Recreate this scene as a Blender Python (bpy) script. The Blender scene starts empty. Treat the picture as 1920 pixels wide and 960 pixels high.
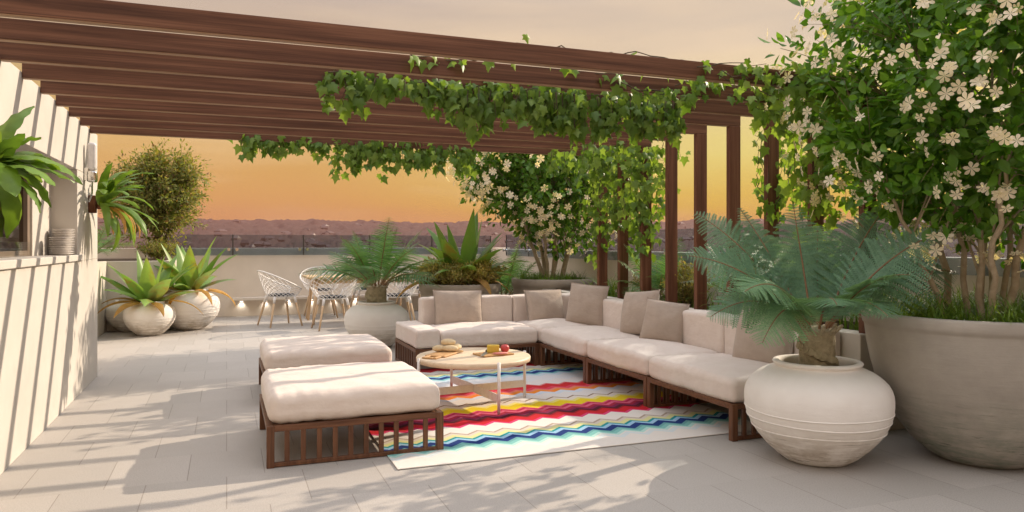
import bpy, math, random
import numpy as np
from mathutils import Vector, Matrix
R = math.radians
PI = math.pi
sc = bpy.context.scene
COL = sc.collection
random.seed(7)
CAM_H = 1.25
YAW = math.atan(535 / 1397.0)
CA, SA = math.cos(YAW), math.sin(YAW)
RT = np.array([CA, -SA, 0.0]); FW = np.array([SA, CA, 0.0]); UP = np.array([0, 0, 1.0])
SUN = np.array([1.83, 0.56, 1.0]); SUN = SUN / np.linalg.norm(SUN)

# ------------------------------------------------------------------ geometry store
class G:
    def __init__(s): s.v = []; s.n = 0; s.f = {}
    def add(s, V, F):
        V = np.asarray(V, dtype=np.float64).reshape(-1, 3)
        if isinstance(F, np.ndarray): F = [F]
        elif len(F) and not isinstance(F[0], np.ndarray):
            d = {}
            for q in F: d.setdefault(len(q), []).append(q)
            F = [np.array(x) for x in d.values()]
        for a in F:
            if len(a): s.f.setdefault(a.shape[1], []).append(a + s.n)
        s.v.append(V); s.n += len(V)
    def build(s, name, mat, parent=None, smooth=False):
        me = bpy.data.meshes.new(name)
        V = np.concatenate(s.v) if s.v else np.zeros((0, 3))
        me.vertices.add(len(V)); me.vertices.foreach_set('co', V.astype(np.float32).ravel())
        idx = []; tot = []
        for k, L in s.f.items():
            a = np.concatenate(L); idx.append(a.ravel()); tot.append(np.full(len(a), k))
        idx = np.concatenate(idx).astype(np.int32); tot = np.concatenate(tot).astype(np.int32)
        me.loops.add(len(idx)); me.loops.foreach_set('vertex_index', idx)
        st = np.concatenate([[0], np.cumsum(tot)[:-1]]).astype(np.int32)
        me.polygons.add(len(tot)); me.polygons.foreach_set('loop_start', st); me.polygons.foreach_set('loop_total', tot)
        me.polygons.foreach_set('use_smooth', np.full(len(tot), bool(smooth)))
        me.update(calc_edges=True); me.validate()
        me.materials.append(mat)
        o = bpy.data.objects.new(name, me); COL.objects.link(o)
        if parent: o.parent = parent
        return o

def grid_faces(nu, nv, closed_u=False, off=0):
    i = np.arange(nu if closed_u else nu - 1); j = np.arange(nv - 1)
    I, J = np.meshgrid(i, j, indexing='ij'); I2 = (I + 1) % nu
    return np.stack([I * nv + J, I2 * nv + J, I2 * nv + J + 1, I * nv + J + 1], -1).reshape(-1, 4) + off

def rbox(g, c, size, r=0.004, seg=1, mid=1, puff=0.0, puff_side=0.0, rot=None, warp=None):
    """box with rounded edges; puff swells the top and bottom, puff_side the sides"""
    h = np.array(size) / 2.0; r = min(r, h.min() * 0.98)
    ax = []
    for k in range(3):
        inn = np.linspace(-(h[k] - r), h[k] - r, mid + 1)
        e = r * np.tan(np.linspace(0, PI / 4, seg + 1))[1:]
        ax.append(np.concatenate([-(h[k] - r) - e[::-1], inn, h[k] - r + e]))
    for a in range(3):
        b, d = (a + 1) % 3, (a + 2) % 3
        for sgn in (-1, 1):
            U, W = np.meshgrid(ax[b], ax[d], indexing='ij')
            P = np.zeros(U.shape + (3,)); P[..., a] = sgn * h[a]; P[..., b] = U; P[..., d] = W
            I = np.clip(P, -(h - r), h - r); D = P - I
            P = I + r * D / np.maximum(np.linalg.norm(D, axis=-1, keepdims=True), 1e-9)
            q = P / h
            if puff: P[..., 2] += np.sign(q[..., 2]) * np.abs(q[..., 2]) * puff * (1 - q[..., 0]**2).clip(0)**.7 * (1 - q[..., 1]**2).clip(0)**.7
            if puff_side:
                P[..., 0] += q[..., 0] * puff_side * (1 - q[..., 1]**2).clip(0)
                P[..., 1] += q[..., 1] * puff_side * (1 - q[..., 0]**2).clip(0)
            if warp is not None: P = warp(P)
            if rot is not None: P = P @ rot.T
            F = grid_faces(len(ax[b]), len(ax[d]))
            if sgn < 0: F = F[:, ::-1]
            g.add(P.reshape(-1, 3) + np.array(c), F)

def bx(g, x0, x1, y0, y1, z0, z1, r=0.003):
    rbox(g, ((x0 + x1) / 2, (y0 + y1) / 2, (z0 + z1) / 2), (x1 - x0, y1 - y0, z1 - z0), r)

def tube(g, P, rad, n=6, cap=True):
    P = np.asarray(P, float); m = len(P); rad = np.broadcast_to(np.asarray(rad, float), (m,))
    T = np.gradient(P, axis=0); T /= np.maximum(np.linalg.norm(T, axis=1, keepdims=True), 1e-9)
    a = np.array([0, 0, 1.0]) if abs(T[0][2]) < .9 else np.array([1.0, 0, 0])
    A = np.cross(T, a); A /= np.maximum(np.linalg.norm(A, axis=1, keepdims=True), 1e-9)
    for i in range(1, m):
        if np.dot(A[i], A[i - 1]) < 0: A[i] = -A[i]
    B = np.cross(T, A)
    th = np.arange(n) * 2 * PI / n
    V = P[:, None, :] + rad[:, None, None] * (np.cos(th)[None, :, None] * A[:, None, :] + np.sin(th)[None, :, None] * B[:, None, :])
    V = V.transpose(1, 0, 2).reshape(-1, 3)
    F = [grid_faces(n, m, True)]
    if cap:
        F.append((np.arange(n)[None, ::-1] * m)); F.append(np.arange(n)[None, :] * m + m - 1)
    g.add(V, F)

def lathe(g, prof, n=48, c=(0, 0, 0), wob=0.0, rng=None):
    p = np.array(prof, float); th = np.arange(n) * 2 * PI / n
    rr = p[:, 0][None, :] * (1 + (wob * np.sin(th * 2 + 1.0))[:, None])
    V = np.stack([rr * np.cos(th)[:, None], rr * np.sin(th)[:, None], np.broadcast_to(p[:, 1], (n, len(p)))], -1).reshape(-1, 3) + np.array(c)
    F = grid_faces(n, len(p), True)
    g.add(V, F)

def disc(g, r, z, n=40, c=(0, 0)):
    th = np.arange(n) * 2 * PI / n
    V = np.concatenate([np.stack([r * np.cos(th) + c[0], r * np.sin(th) + c[1], np.full(n, z)], 1), [[c[0], c[1], z]]])
    F = np.stack([np.arange(n), (np.arange(n) + 1) % n, np.full(n, n)], 1)
    g.add(V, F)

def norm(a): return a / np.maximum(np.linalg.norm(a, axis=-1, keepdims=True), 1e-9)

def scatter(g, TV, TF, pos, d, nrm, size):
    """many copies of a small leaf (x across, y along, z up): d = leaf axis, nrm = face normal"""
    d = norm(d); s = norm(np.cross(d, nrm)); n = np.cross(s, d)
    size = np.asarray(size); size = np.broadcast_to(size.reshape(-1, 1) if size.ndim == 1 else size, (len(pos), 1))
    V = (TV[None, :, 0, None] * s[:, None] + TV[None, :, 1, None] * d[:, None] + TV[None, :, 2, None] * n[:, None]) * size[:, :, None] + pos[:, None]
    k = len(TV); off = (np.arange(len(pos)) * k)[:, None, None]
    g.add(V.reshape(-1, 3), [(f[None] + off).reshape(-1, f.shape[1]) for f in TF])

OVATE = (np.array([[0, 0, 0], [.20, .22, .06], [.29, .48, .09], [.17, .78, .04], [0, 1, -.08], [-.17, .78, .04], [-.29, .48, .09], [-.20, .22, .06], [0, .45, -.03]], float),
         [np.array([[0, 1, 8], [0, 8, 7], [4, 8, 3], [4, 5, 8]]), np.array([[8, 1, 2, 3], [8, 5, 6, 7]])])
SLIM = (np.array([[0, 0, 0], [.13, .45, .03], [0, 1, -.05], [-.13, .45, .03]], float), [np.array([[0, 1, 2, 3]])])
LEAFLET = (np.array([[0, 0, 0], [.19, .35, .05], [.13, .72, .03], [0, 1, -.07], [-.13, .72, .03], [-.19, .35, .05], [0, .5, -.02]], float), [np.array([[0, 1, 6], [0, 6, 5], [3, 6, 2], [3, 4, 6], [1, 2, 6], [6, 4, 5]])])
_iv = [(0, 0), (.16, -.12), (.40, -.06), (.34, .16), (.55, .42), (.28, .48), (.20, .62), (0, 1.05), (-.20, .62), (-.28, .48), (-.55, .42), (-.34, .16), (-.40, -.06), (-.16, -.12)]
IVY = (np.array([[x, y, -.25 * abs(x) - .22 * max(0, y - .4)**1.5] for x, y in _iv] + [[0, .33, .06]], float), [np.array([[i, (i + 1) % 14, 14] for i in range(14)])])
_fl = [[0, 0, 0]]; _ff = []
for k in range(6):
    a = k * PI / 3 + .15; c_, s_ = math.cos(a), math.sin(a); b = len(_fl)
    for (l, w, z) in ((.12, -.05, .03), (.33, -.150, .10), (.49, -.108, .09), (.56, .01, .03), (.47, .125, .07), (.32, .142, .09), (.12, .05, .03)):
        _fl.append([l * c_ - w * s_, l * s_ + w * c_, z])
    _ff.append([0, b, b + 1, b + 2, b + 3, b + 4, b + 5, b + 6])
FLOWER = (np.array(_fl, float), [np.array(_ff)])

def strap(g, base, az, el, L, W, bend, prof, nseg=12, fold=.25, wave=0.0, rng=None, twist=0.0):
    """one strap leaf: starts at elevation el, bends down by bend over its length"""
    t = np.linspace(0, 1, nseg + 1); e = el - bend * t**1.3
    D = np.stack([np.cos(e) * math.cos(az), np.cos(e) * math.sin(az), np.sin(e)], 1)
    P = np.array(base) + np.concatenate([[[0, 0, 0]], np.cumsum((D[1:] + D[:-1]) / 2 * L / nseg, 0)])
    s = np.array([-math.sin(az), math.cos(az), 0]); N = np.cross(D, s[None]) * 1.0
    S = np.broadcast_to(s, N.shape)
    tw = twist * t
    S2 = S * np.cos(tw)[:, None] + N * np.sin(tw)[:, None]; N2 = N * np.cos(tw)[:, None] - S * np.sin(tw)[:, None]
    w = W * prof(t)
    cols = []
    for q in (-1, -.55, 0, .55, 1):
        up = fold * abs(q) * w
        if wave: up = up + wave * W * abs(q) * np.sin(t * 26 + q * 2 + (rng.random() * 6 if rng is not None else 0))
        cols.append(P + S2 * (w * q)[:, None] - N2 * up[:, None])
    V = np.stack(cols, 1).reshape(-1, 3)
    g.add(V, grid_faces(nseg + 1, 5))

AGAVE = lambda t: np.clip(.62 + 1.1 * t - .1, 0, 1) * np.clip((1 - t) / .55, 0, 1)**.8
NEST = lambda t: (np.sin(PI * np.clip(t, 0, 1)**.85)**.6) * (1 - .15 * t) + .02

def bez(p0, p1, p2, n):
    t = np.linspace(0, 1, n)[:, None]
    return (1 - t)**2 * p0 + 2 * t * (1 - t) * p1 + t**2 * p2

def frond(gl, gr, p0, p1, p2, roll, npair, pin, comb=0, rr=.008, lw=.10, sweep=.55, droop=.25, rng=None, bare=.12):
    """feathered frond along a bent midrib: npair leaflets a side, each a comb of comb small leaflets (0: plain blades)"""
    n = npair + 1; C = bez(p0, p1, p2, n); T = norm(np.gradient(C, axis=0))
    hz = p2 - p0; hz = np.array([hz[0], hz[1], 0]);
    if np.linalg.norm(hz) < .05: hz = np.array([.6, .8, 0])
    s0 = norm(np.cross(hz, UP)); S = norm(s0[None] - T * (T @ s0)[:, None]); N = np.cross(S, T)
    N = np.where((N[:, 2:3] < 0), -N, N)
    Sr = S * math.cos(roll) + N * math.sin(roll); Nr = np.cross(Sr, T)
    Nr = np.where((Nr @ N.mean(0))[:, None] < 0, -Nr, Nr)
    tube(gr, C[::2] if n > 20 else C, np.linspace(rr, rr * .25, len(C[::2] if n > 20 else C)), 5, False)
    t = np.linspace(0, 1, n)
    Lp = pin * np.clip((t - bare * .6) / .28, 0, 1)**.7 * (1 - np.clip((t - .45) / .6, 0, 1)**1.6)
    keep = (t > bare) & (Lp > .02 * pin)
    for sg in (-1, 1):
        P = C[keep]; L = Lp[keep] * (rng.uniform(.92, 1.06, keep.sum()))
        d = norm(Sr[keep] * sg + T[keep] * sweep + Nr[keep] * .18 - UP * droop * .5 + rng.normal(0, .05, (keep.sum(), 3)))
        nn = norm(Nr[keep]); m = len(P)
        # midrib of the leaflet droops toward its tip
        K = 4; u = np.linspace(0, 1, K + 1)
        mid = P[:, None] + d[:, None] * (L[:, None, None] * u[None, :, None]) - UP * (droop * .55 * L[:, None, None] * (u**2)[None, :, None])
        wv = norm(np.cross(d, nn))
        w = (L * (.012 if comb else .035) + .0012)[:, None, None] * (1 - u * .85)[None, :, None]
        V = np.stack([mid - wv[:, None] * w, mid + wv[:, None] * w], 2).reshape(m, -1, 3)
        F = np.array([[2 * k, 2 * k + 1, 2 * k + 3, 2 * k + 2] for k in range(K)])
        gl.add(V.reshape(-1, 3), (F[None] + (np.arange(m) * 2 * (K + 1))[:, None, None]).reshape(-1, 4))
        if comb:
            q = (np.arange(comb) + .5) / comb
            for s2 in (-1, 1):
                base = P[:, None] + d[:, None] * (L[:, None, None] * q[None, :, None]) - UP * (droop * .55 * L[:, None, None] * (q**2)[None, :, None])
                ll = lw * (1 - .75 * q)[None, :] * (L / pin)[:, None]**.6
                dd = norm(wv[:, None] * s2 + d[:, None] * .55 - nn[:, None] * .12 + np.zeros((1, comb, 1)))
                hb = (L / comb * .42)[:, None, None] * np.ones((1, comb, 1))
                A = base - d[:, None] * hb; B = base + d[:, None] * hb; tip = base + dd * ll[:, :, None]
                V = np.stack([A, B, tip], 2).reshape(-1, 3)
                gl.add(V, np.arange(len(V)).reshape(-1, 3))

# ------------------------------------------------------------------ materials
def newmat(name):
    m = bpy.data.materials.new(name); m.use_nodes = True
    nt = m.node_tree; b = nt.nodes['Principled BSDF']; return m, nt, b
def ramp(nt, fac, stops, interp='LINEAR'):
    r = nt.nodes.new('ShaderNodeValToRGB'); r.color_ramp.interpolation = interp
    e = r.color_ramp.elements
    while len(e) < len(stops): e.new(0.5)
    for el, (p, c) in zip(e, stops): el.position = p; el.color = (*c, 1)
    nt.links.new(fac, r.inputs[0]); return r.outputs[0]
def noise(nt, vec, scale, detail=4, rough=.55):
    n = nt.nodes.new('ShaderNodeTexNoise'); n.inputs['Scale'].default_value = scale; n.inputs['Detail'].default_value = detail
    n.inputs['Roughness'].default_value = rough
    if vec is not None: nt.links.new(vec, n.inputs['Vector'])
    return n.outputs['Fac']
def mapping(nt, out, scale=(1, 1, 1), loc=(0, 0, 0)):
    m = nt.nodes.new('ShaderNodeMapping'); m.inputs['Scale'].default_value = scale; m.inputs['Location'].default_value = loc
    nt.links.new(out, m.inputs['Vector']); return m.outputs[0]
def tc(nt, which='Object'):
    return nt.nodes.new('ShaderNodeTexCoord').outputs[which]
def math_(nt, op, a, b=None, clamp=False):
    m = nt.nodes.new('ShaderNodeMath'); m.operation = op; m.use_clamp = clamp
    for i, x in enumerate((a, b)):
        if x is None: continue
        if isinstance(x, (int, float)): m.inputs[i].default_value = x
        else: nt.links.new(x, m.inputs[i])
    return m.outputs[0]
def mixc(nt, fac, a, b, mode='MIX'):
    m = nt.nodes.new('ShaderNodeMix'); m.data_type = 'RGBA'; m.blend_type = mode
    for s, x in ((m.inputs[0], fac), (m.inputs[6], a), (m.inputs[7], b)):
        if isinstance(x, (int, float)): s.default_value = x
        elif isinstance(x, tuple): s.default_value = (*x, 1)
        else: nt.links.new(x, s)
    return m.outputs[2]
def bump(nt, b, h, strength=.3, dist=.01):
    n = nt.nodes.new('ShaderNodeBump'); n.inputs['Strength'].default_value = strength; n.inputs['Distance'].default_value = dist
    nt.links.new(h, n.inputs['Height']); nt.links.new(n.outputs[0], b.inputs['Normal'])

def rough_mat(name, c1, c2, scale=6, rough=.75, bs=120, bstr=.25, bd=.003, spec=.3):
    m, nt, b = newmat(name); v = tc(nt)
    f = noise(nt, v, scale, 6, .6); nt.links.new(ramp(nt, f, [(.3, c1), (.7, c2)]), b.inputs['Base Color'])
    b.inputs['Roughness'].default_value = rough; b.inputs['Specular IOR Level'].default_value = spec
    bump(nt, b, noise(nt, v, bs, 5, .6), bstr, bd); return m

def wood_mat(name, c1, c2, c3, axis=0, stretch=(1.2, 26, 26), rough=.5, pore=1.0):
    m, nt, b = newmat(name)
    s = list(stretch)
    if axis == 1: s = [s[1], s[0], s[2]]
    if axis == 2: s = [s[1], s[2], s[0]]
    v = mapping(nt, tc(nt), tuple(s)); f = noise(nt, v, 1.0, 7, .62)
    c = ramp(nt, f, [(.28, c1), (.5, c2), (.72, c3)])
    v2 = mapping(nt, tc(nt), tuple(x * (1.0 if x < 3 else 6.0) for x in s)); f2 = noise(nt, v2, 1.0, 3, .6)
    c = mixc(nt, math_(nt, 'MULTIPLY', ramp_v(nt, f2, .52, .68), .5 * pore), c, c1)
    nt.links.new(c, b.inputs['Base Color']); b.inputs['Roughness'].default_value = rough; b.inputs['Specular IOR Level'].default_value = .3
    bump(nt, b, f2, .15, .002); return m
def ramp_v(nt, x, lo, hi):
    m = nt.nodes.new('ShaderNodeMapRange'); m.inputs[1].default_value = lo; m.inputs[2].default_value = hi; m.clamp = True
    nt.links.new(x, m.inputs[0]); return m.outputs[0]

def leaf_mat(name, cs, trans=.35, rough=.42, spec=.4, vein=None):
    m, nt, b = newmat(name)
    gi = nt.nodes.new('ShaderNodeNewGeometry').outputs['Random Per Island']
    n = len(cs); c = ramp(nt, gi, [(i / max(1, n - 1), x) for i, x in enumerate(cs)])
    oi = nt.nodes.new('ShaderNodeObjectInfo').outputs['Random']
    c = mixc(nt, 1.0, c, ramp(nt, oi, [(0, (.78, .80, .76)), (.5, (1, 1, 1)), (1, (1.22, 1.16, 1.0))]), 'MULTIPLY')
    f = noise(nt, tc(nt), 14, 3)
    c = mixc(nt, math_(nt, 'MULTIPLY', ramp_v(nt, f, .4, .7), .7), c, vein if vein else mixc(nt, 1.0, c, (.72, .75, .72), 'MULTIPLY'))
    if vein is None:
        pass
    nt.links.new(c, b.inputs['Base Color']); b.inputs['Roughness'].default_value = rough; b.inputs['Specular IOR Level'].default_value = spec
    t = nt.nodes.new('ShaderNodeBsdfTranslucent')
    nt.links.new(mixc(nt, 1.0, c, (1.5, 1.35, .5), 'MULTIPLY'), t.inputs[0])
    mx = nt.nodes.new('ShaderNodeMixShader'); mx.inputs[0].default_value = trans
    nt.links.new(b.outputs[0], mx.inputs[1]); nt.links.new(t.outputs[0], mx.inputs[2])
    nt.links.new(mx.outputs[0], nt.nodes['Material Output'].inputs[0]); return m

def plain(name, c, rough=.5, metal=0.0, spec=.4):
    m, nt, b = newmat(name); v = tc(nt)
    f = noise(nt, v, 30, 4); nt.links.new(ramp(nt, f, [(.35, tuple(x * .9 for x in c)), (.65, c)]), b.inputs['Base Color'])
    b.inputs['Roughness'].default_value = rough; b.inputs['Metallic'].default_value = metal; b.inputs['Specular IOR Level'].default_value = spec
    return m

def fabric_mat(name, c1, c2):
    m, nt, b = newmat(name); v = tc(nt)
    f = noise(nt, v, 9, 5, .6); f2 = noise(nt, v, 420, 2)
    c = ramp(nt, f, [(.3, c1), (.7, c2)])
    c = mixc(nt, math_(nt, 'MULTIPLY', f2, .25), c, tuple(x * .7 for x in c1)); nt.links.new(c, b.inputs['Base Color'])
    b.inputs['Roughness'].default_value = .9; b.inputs['Specular IOR Level'].default_value = .15
    try: b.inputs['Sheen Weight'].default_value = .15
    except Exception: pass
    w = noise(nt, mapping(nt, v, (1, 1, 1.6)), 7.5, 3, .5)
    h = math_(nt, 'ADD', math_(nt, 'MULTIPLY', w, 1.0), math_(nt, 'MULTIPLY', f2, .05))
    bump(nt, b, h, .36, .03); return m

M = {}
M['wall'] = rough_mat('render_cream', (.50, .465, .415), (.56, .52, .465), 3, .85, 220, .25, .002)
M['parapet'] = rough_mat('render_parapet', (.66, .58, .49), (.74, .655, .555), 2.2, .85, 180, .3, .002)
M['kerb'] = rough_mat('render_kerb', (.55, .50, .43), (.64, .58, .50), 4, .85, 160, .3, .002)
M['beam'] = wood_mat('walnut_beam', (.054, .021, .012), (.135, .058, .033), (.235, .110, .064), 0, (.9, 34, 34), .45)
M['bounce'] = wood_mat('walnut_painted_bounce', (.20, .11, .06), (.30, .175, .10), (.40, .25, .15), 0, (.9, 34, 34), .5)  # walnut made paler, floor bounce light put into the colour
M['post'] = wood_mat('walnut_post', (.07, .025, .013), (.14, .055, .03), (.22, .095, .052), 2, (1.1, 24, 24), .45)
M['frame'] = wood_mat('sofa_wood', (.07, .028, .014), (.14, .06, .03), (.20, .09, .045), 0, (2.5, 40, 40), .4)
M['slat'] = wood_mat('sofa_slat_wood', (.07, .028, .014), (.13, .056, .028), (.19, .085, .042), 2, (2.5, 40, 40), .4)
M['oak'] = wood_mat('pale_oak', (.50, .33, .17), (.62, .43, .24), (.70, .52, .31), 0, (2.0, 30, 30), .45, .5)
M['ash'] = wood_mat('ash_leg', (.55, .37, .22), (.64, .45, .28), (.72, .54, .36), 2, (2.0, 30, 30), .45, .5)
M['board'] = wood_mat('board_wood', (.42, .22, .09), (.52, .30, .13), (.58, .36, .17), 0, (4, 60, 60), .5, .6)
M['cream'] = fabric_mat('cream_fabric', (.70, .60, .53), (.76, .67, .60))
M['taupe'] = fabric_mat('taupe_fabric', (.42, .345, .285), (.50, .41, .34))
M['white'] = plain('white_lacquer', (.80, .76, .72), .4)
M['dark_pad'] = plain('black_pad', (.02, .024, .03), .8)
M['soil'] = rough_mat('soil', (.05, .032, .02), (.12, .08, .05), 30, .95, 60, .8, .02)
M['bark'] = rough_mat('pale_bark', (.31, .24, .155), (.46, .37, .26), 22, .8, 70, .6, .01)
M['twig'] = rough_mat('twig_bark', (.22, .16, .095), (.34, .26, .17), 22, .8, 70, .4, .005)
M['darkbark'] = rough_mat('dark_bark', (.08, .055, .035), (.16, .11, .07), 22, .85, 70, .5, .01)
M['ivystem'] = rough_mat('vine_bark', (.05, .04, .02), (.12, .09, .05), 30, .85, 80, .4, .004)
M['leaf'] = leaf_mat('shrub_leaf', [(.065, .18, .014), (.10, .245, .022), (.14, .30, .033), (.19, .37, .05)], .45, .36, .5)
M['ivy'] = leaf_mat('ivy_leaf', [(.10, .20, .025), (.15, .27, .04), (.20, .33, .06), (.27, .40, .085)], .45, .42, .4)
M['ivylit'] = M['ivy']
M['treeleaf'] = leaf_mat('tree_leaf', [(.10, .14, .03), (.17, .22, .045), (.27, .30, .075), (.34, .33, .10), (.26, .15, .08)], .42, .5, .3)
M['petal'] = leaf_mat('petal', [(.78, .72, .64), (.84, .79, .73)], .3, .6, .2, (.80, .72, .58))
M['fern'] = leaf_mat('tree_fern', [(.16, .31, .205), (.20, .365, .25), (.235, .41, .28)], .35, .5, .3)
M['palm'] = leaf_mat('cycad_leaf', [(.09, .22, .09), (.13, .28, .12), (.17, .33, .14)], .35, .45, .35)
M['rachis'] = plain('frond_midrib', (.26, .145, .07), .6)
M['agave'] = None
M['nest'] = leaf_mat('nest_fern', [(.13, .25, .04), (.18, .32, .055), (.24, .38, .08)], .35, .4, .4)
M['deadleaf'] = leaf_mat('dry_leaf', [(.42, .24, .07), (.52, .32, .12)], .35, .6, .2)
M['grass'] = leaf_mat('grass_blade', [(.08, .17, .02), (.13, .23, .035), (.19, .29, .06)], .35, .5, .3)
M['gold'] = leaf_mat('golden_leaf', [(.28, .27, .09), (.40, .36, .13), (.48, .39, .16), (.26, .31, .10), (.36, .24, .10)], .45, .55, .25)
M['steel'] = plain('polished_steel', (.75, .74, .72), .18, 1.0)
M['darksteel'] = plain('dark_steel', (.10, .09, .085), .4, .6)
M['lampglass'] = plain('opal_glass', (.72, .70, .70), .25)
M['rust'] = rough_mat('rusty_bracket', (.12, .045, .02), (.22, .09, .045), 14, .8, 60, .5, .006)
M['plate'] = plain('plate_glaze', (.72, .68, .64), .3)
M['bread'] = rough_mat('bread_crust', (.60, .44, .24), (.74, .62, .42), 18, .8, 60, .3, .006)
M['cheese'] = plain('yellow_cheese', (.72, .50, .07), .5)
M['redwax'] = plain('red_wax', (.55, .07, .07), .4)
M['ham'] = plain('pink_slice', (.62, .22, .19), .5)
M['blade'] = plain('knife_steel', (.42, .42, .40), .35, .9)

def agave_mat():
    m, nt, b = newmat('bromeliad_leaf')  # mottled
    gi = nt.nodes.new('ShaderNodeNewGeometry').outputs['Random Per Island']
    c = ramp(nt, gi, [(0, (.12, .25, .05)), (.5, (.20, .35, .08)), (.8, (.26, .40, .11)), (1, (.15, .27, .11))])
    f = noise(nt, mapping(nt, tc(nt), (5, 5, 2.2)), 1.0, 3)
    c = mixc(nt, math_(nt, 'MULTIPLY', ramp_v(nt, f, .52, .70), .75), c, (.26, .15, .04))
    f2 = noise(nt, tc(nt), 24, 3); c = mixc(nt, math_(nt, 'MULTIPLY', ramp_v(nt, f2, .5, .75), .5), c, (.20, .27, .11))
    nt.links.new(c, b.inputs['Base Color']); b.inputs['Roughness'].default_value = .4
    t = nt.nodes.new('ShaderNodeBsdfTranslucent'); nt.links.new(mixc(nt, 1.0, c, (1.5, 1.35, .5), 'MULTIPLY'), t.inputs[0])
    mx = nt.nodes.new('ShaderNodeMixShader'); mx.inputs[0].default_value = .35
    nt.links.new(b.outputs[0], mx.inputs[1]); nt.links.new(t.outputs[0], mx.inputs[2])
    nt.links.new(mx.outputs[0], nt.nodes['Material Output'].inputs[0]); return m
M['agave'] = agave_mat()

def jar_mat(name, c1, c2, stain, zlo, zhi, sc_=1.0):
    """lime plaster: horizontal trowel scratches and earthy stains in the lower part"""
    m, nt, b = newmat(name); v = tc(nt)
    f = noise(nt, v, 5, 6, .6); c = ramp(nt, f, [(.3, c1), (.7, c2)])
    sx = nt.nodes.new('ShaderNodeSeparateXYZ'); nt.links.new(v, sx.inputs[0])
    low = math_(nt, 'SUBTRACT', 1.0, ramp_v(nt, sx.outputs[2], zlo, zhi))
    st = noise(nt, mapping(nt, v, (4, 4, 34)), 1.0, 6, .7)
    blotch = noise(nt, v, 7, 4, .6)
    k = math_(nt, 'MULTIPLY', low, ramp_v(nt, math_(nt, 'ADD', math_(nt, 'MULTIPLY', st, .6), math_(nt, 'MULTIPLY', blotch, .5)), .47, .63))
    c = mixc(nt, math_(nt, 'MULTIPLY', k, .75), c, stain)
    k2 = ramp_v(nt, noise(nt, mapping(nt, v, (7, 7, 90)), 1.0, 4, .7), .60, .66)
    c = mixc(nt, math_(nt, 'MULTIPLY', math_(nt, 'MULTIPLY', k2, low), .8), c, tuple(x * .45 for x in stain))
    nt.links.new(c, b.inputs['Base Color']); b.inputs['Roughness'].default_value = .85; b.inputs['Specular IOR Level'].default_value = .2
    bump(nt, b, math_(nt, 'ADD', st, math_(nt, 'MULTIPLY', noise(nt, v, 60, 4), .4)), .35, .006); return m
M['jar'] = jar_mat('white_plaster', (.76, .715, .66), (.82, .785, .735), (.34, .265, .18), .06, .26)
M['bowl'] = jar_mat('grey_concrete', (.335, .305, .265), (.41, .375, .325), (.16, .195, .15), .05, .5)
M['planter'] = jar_mat('grey_stone', (.36, .31, .26), (.43, .375, .32), (.30, .25, .2), .05, .5)

def glass_mat(name, tint=(.93, .96, .95)):
    m, nt, b = newmat(name); nt.nodes.remove(b)
    tr = nt.nodes.new('ShaderNodeBsdfTransparent'); tr.inputs[0].default_value = (*tint, 1)
    gl = nt.nodes.new('ShaderNodeBsdfGlossy'); gl.inputs['Roughness'].default_value = .02
    fr = nt.nodes.new('ShaderNodeFresnel'); fr.inputs[0].default_value = 1.5
    k = math_(nt, 'MULTIPLY', fr.outputs[0], math_(nt, 'SUBTRACT', 1.0, nt.nodes.new('ShaderNodeNewGeometry').outputs['Backfacing']))
    mx = nt.nodes.new('ShaderNodeMixShader'); nt.links.new(k, mx.inputs[0])
    nt.links.new(tr.outputs[0], mx.inputs[1]); nt.links.new(gl.outputs[0], mx.inputs[2])
    nt.links.new(mx.outputs[0], nt.nodes['Material Output'].inputs[0]); return m
M['glass'] = glass_mat('balustrade_glass', (.70, .75, .79))
M['tumbler'] = glass_mat('tumbler_glass', (.96, .96, .95))
def frosted():
    m, nt, b = newmat('ribbed_glass'); b.inputs['Base Color'].default_value = (.85, .82, .76, 1); b.inputs['Roughness'].default_value = .12
    tr = nt.nodes.new('ShaderNodeBsdfTransparent'); tr.inputs[0].default_value = (.97, .96, .94, 1); mx = nt.nodes.new('ShaderNodeMixShader'); mx.inputs[0].default_value = .30
    nt.links.new(tr.outputs[0], mx.inputs[1]); nt.links.new(b.outputs[0], mx.inputs[2]); nt.links.new(mx.outputs[0], nt.nodes['Material Output'].inputs[0]); return m
M['drink'] = frosted()
M['window'] = glass_mat('window_glass', (.62, .56, .48))

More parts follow.
